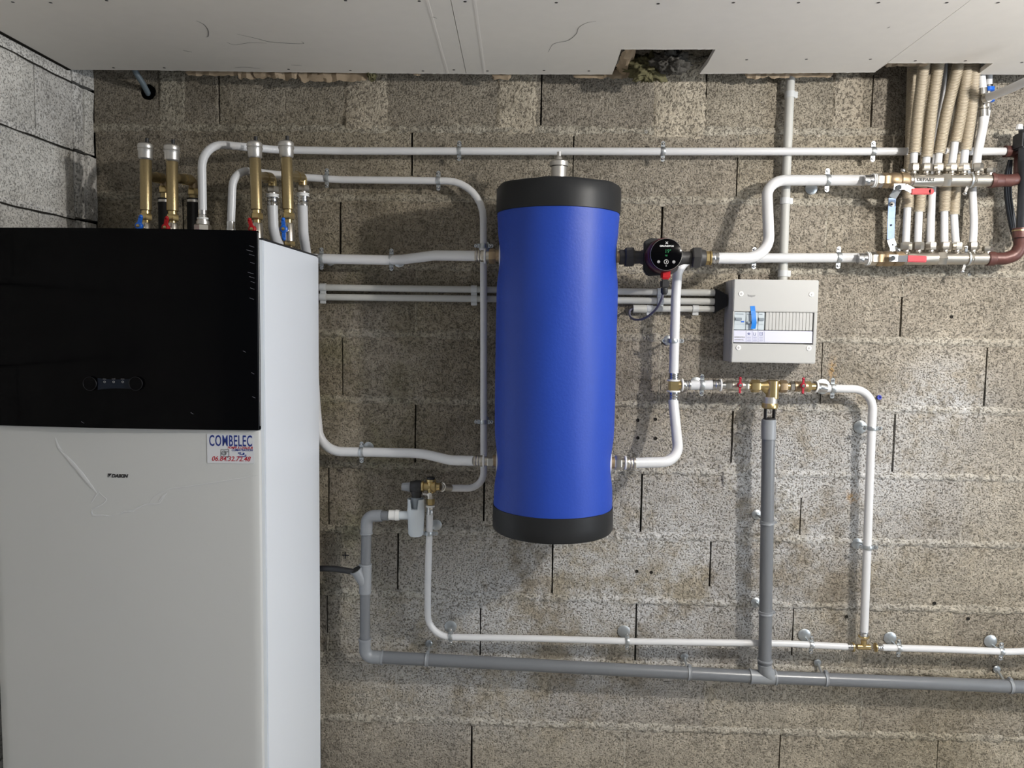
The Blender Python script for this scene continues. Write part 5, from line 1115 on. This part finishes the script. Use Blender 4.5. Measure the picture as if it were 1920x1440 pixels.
part('branch_sleeve', MB().lathe(W(1848, 184.5, .112), W(1860, 180, .14)-W(1848, 184.5, .112), [(0, .0135), (.004, .016), (.008, .0135), (.016, .0130)], 20), M['satin'], st)
for vv in (181, 205): part('flange_ring', MB().lathe(W(1842.5, vv, .09), (0, 0, 1), [(0, .011), (.001, .0155), (.005, .0155), (.006, .011)], 20), M['nickel'], st)
bt = thing('blue_ring_fitting', 'small fitting with bright blue rings behind the steel tee', 'fitting', W(1853, 180, .05))
part('body', MB().cyl(W(1853, 160, .05), W(1850, 202, .05), .009), M['nickel'], bt)
for vv in (172, 192): part('blue_ring', MB().lathe(W(1853.5, vv, .05), (0, 0, 1), [(0, .010), (.002, .0155), (.012, .0155), (.014, .010)], 20), M['blue'], bt)
part('press_sleeve', MB().cyl(W(1853, 160, .05), W(1853, 170, .05), .0122), M['chrome'], bt); part('press_sleeve', MB().cyl(W(1850.5, 196, .05), W(1850, 208, .05), .0120), M['chrome'], bt)

# iron pipework at the right edge
ir = thing('iron_pipework', 'rust-brown iron pipes and elbows at the right end of the manifolds', 'iron pipe', W(1900, 400, .09))
part('reducer', MB().lathe(axu(1856), Vector((1, 0, 0)), [(0, .022), (.010, .0225), (.012, .020), (.034, .019), (.036, .0175), (.064, .0175)], 24), M['rust_pipe'], ir)
part('elbow', MB().tube(fillet([axu(1890), W(1912, 336, .10), W(1914, 290, .05), W(1905, 284, .05), W(1884, 284, .05)], .03, 8), .0175, 20), M['rust_pipe'], ir)
part('reducer', MB().lathe(axl(1850), Vector((1, 0, 0)), [(0, .019), (.002, .0215), (.020, .0215), (.022, .0185), (.026, .0185)], 24), M['rust_pipe'], ir)
part('swept_elbow', MB().tube(fillet([axl(1866), W(1893, 485, .085), W(1913, 470, .09), W(1914, 430, .10)], .06, 10), .0185, 22), M['rust_pipe'], ir)
part('socket', MB().lathe(W(1913, 446, .10), (0, 0, 1), [(0, .021), (.018, .0225), (.028, .0225)], 24), M['rust_pipe'], ir); part('joint_band', MB().lathe(W(1913, 434, .10), (0, 0, 1), [(0, .0225), (.004, .0225)], 24), M['brass'], ir)
part('steel_riser', MB().tube(P([(1917, 436, .10), (1922, 350, .11), (1924, 300, .12)]), .0180, 22), M['steel_dark'], ir)
part('riser', MB().tube(P([(1921, 335, .10), (1923, 250, .09), (1923, 238, .09)]), .018, 20), M['steel_dark'], ir)
part('valve_block', MB().box(W(1896, 284, .06), W(1934, 245, .115)), M['steel_dark'], ir, bevel=.004); part('white_cap', MB().lathe(W(1911, 243, .10), (0, 0, 1), [(0, .010), (.014, .008), (.016, .004)], 8), M['white_plastic'], ir)
for i, off in enumerate((0, 4, 9)):
    pts = [(1893+off*.3, 300, .04), (1886+off, 330, .035), (1886+off, 370, .03), (1894+off, 420, .03), (1903+off*.4, 455, .03)]
    solo('black_cable', ('outer', 'middle', 'inner')[i] + ' dark cable bowed against the wall beside the iron pipes', 'cable', MB().tube(spline(P(pts)), .0045, 10), M['steel_dark'], group='dark cables beside the iron pipes')

# corrugated duct entering the wall hole at top left
corrugated('blue-grey corrugated duct going through a hole in the top course', [(247, 118, .10), (256, 138, .07), (268, 157, .03), (278, 176, -.02)], .0088, 0, mat='hose_grey', group=None, tops='corrugated_duct', pitch=.004, cat='duct')
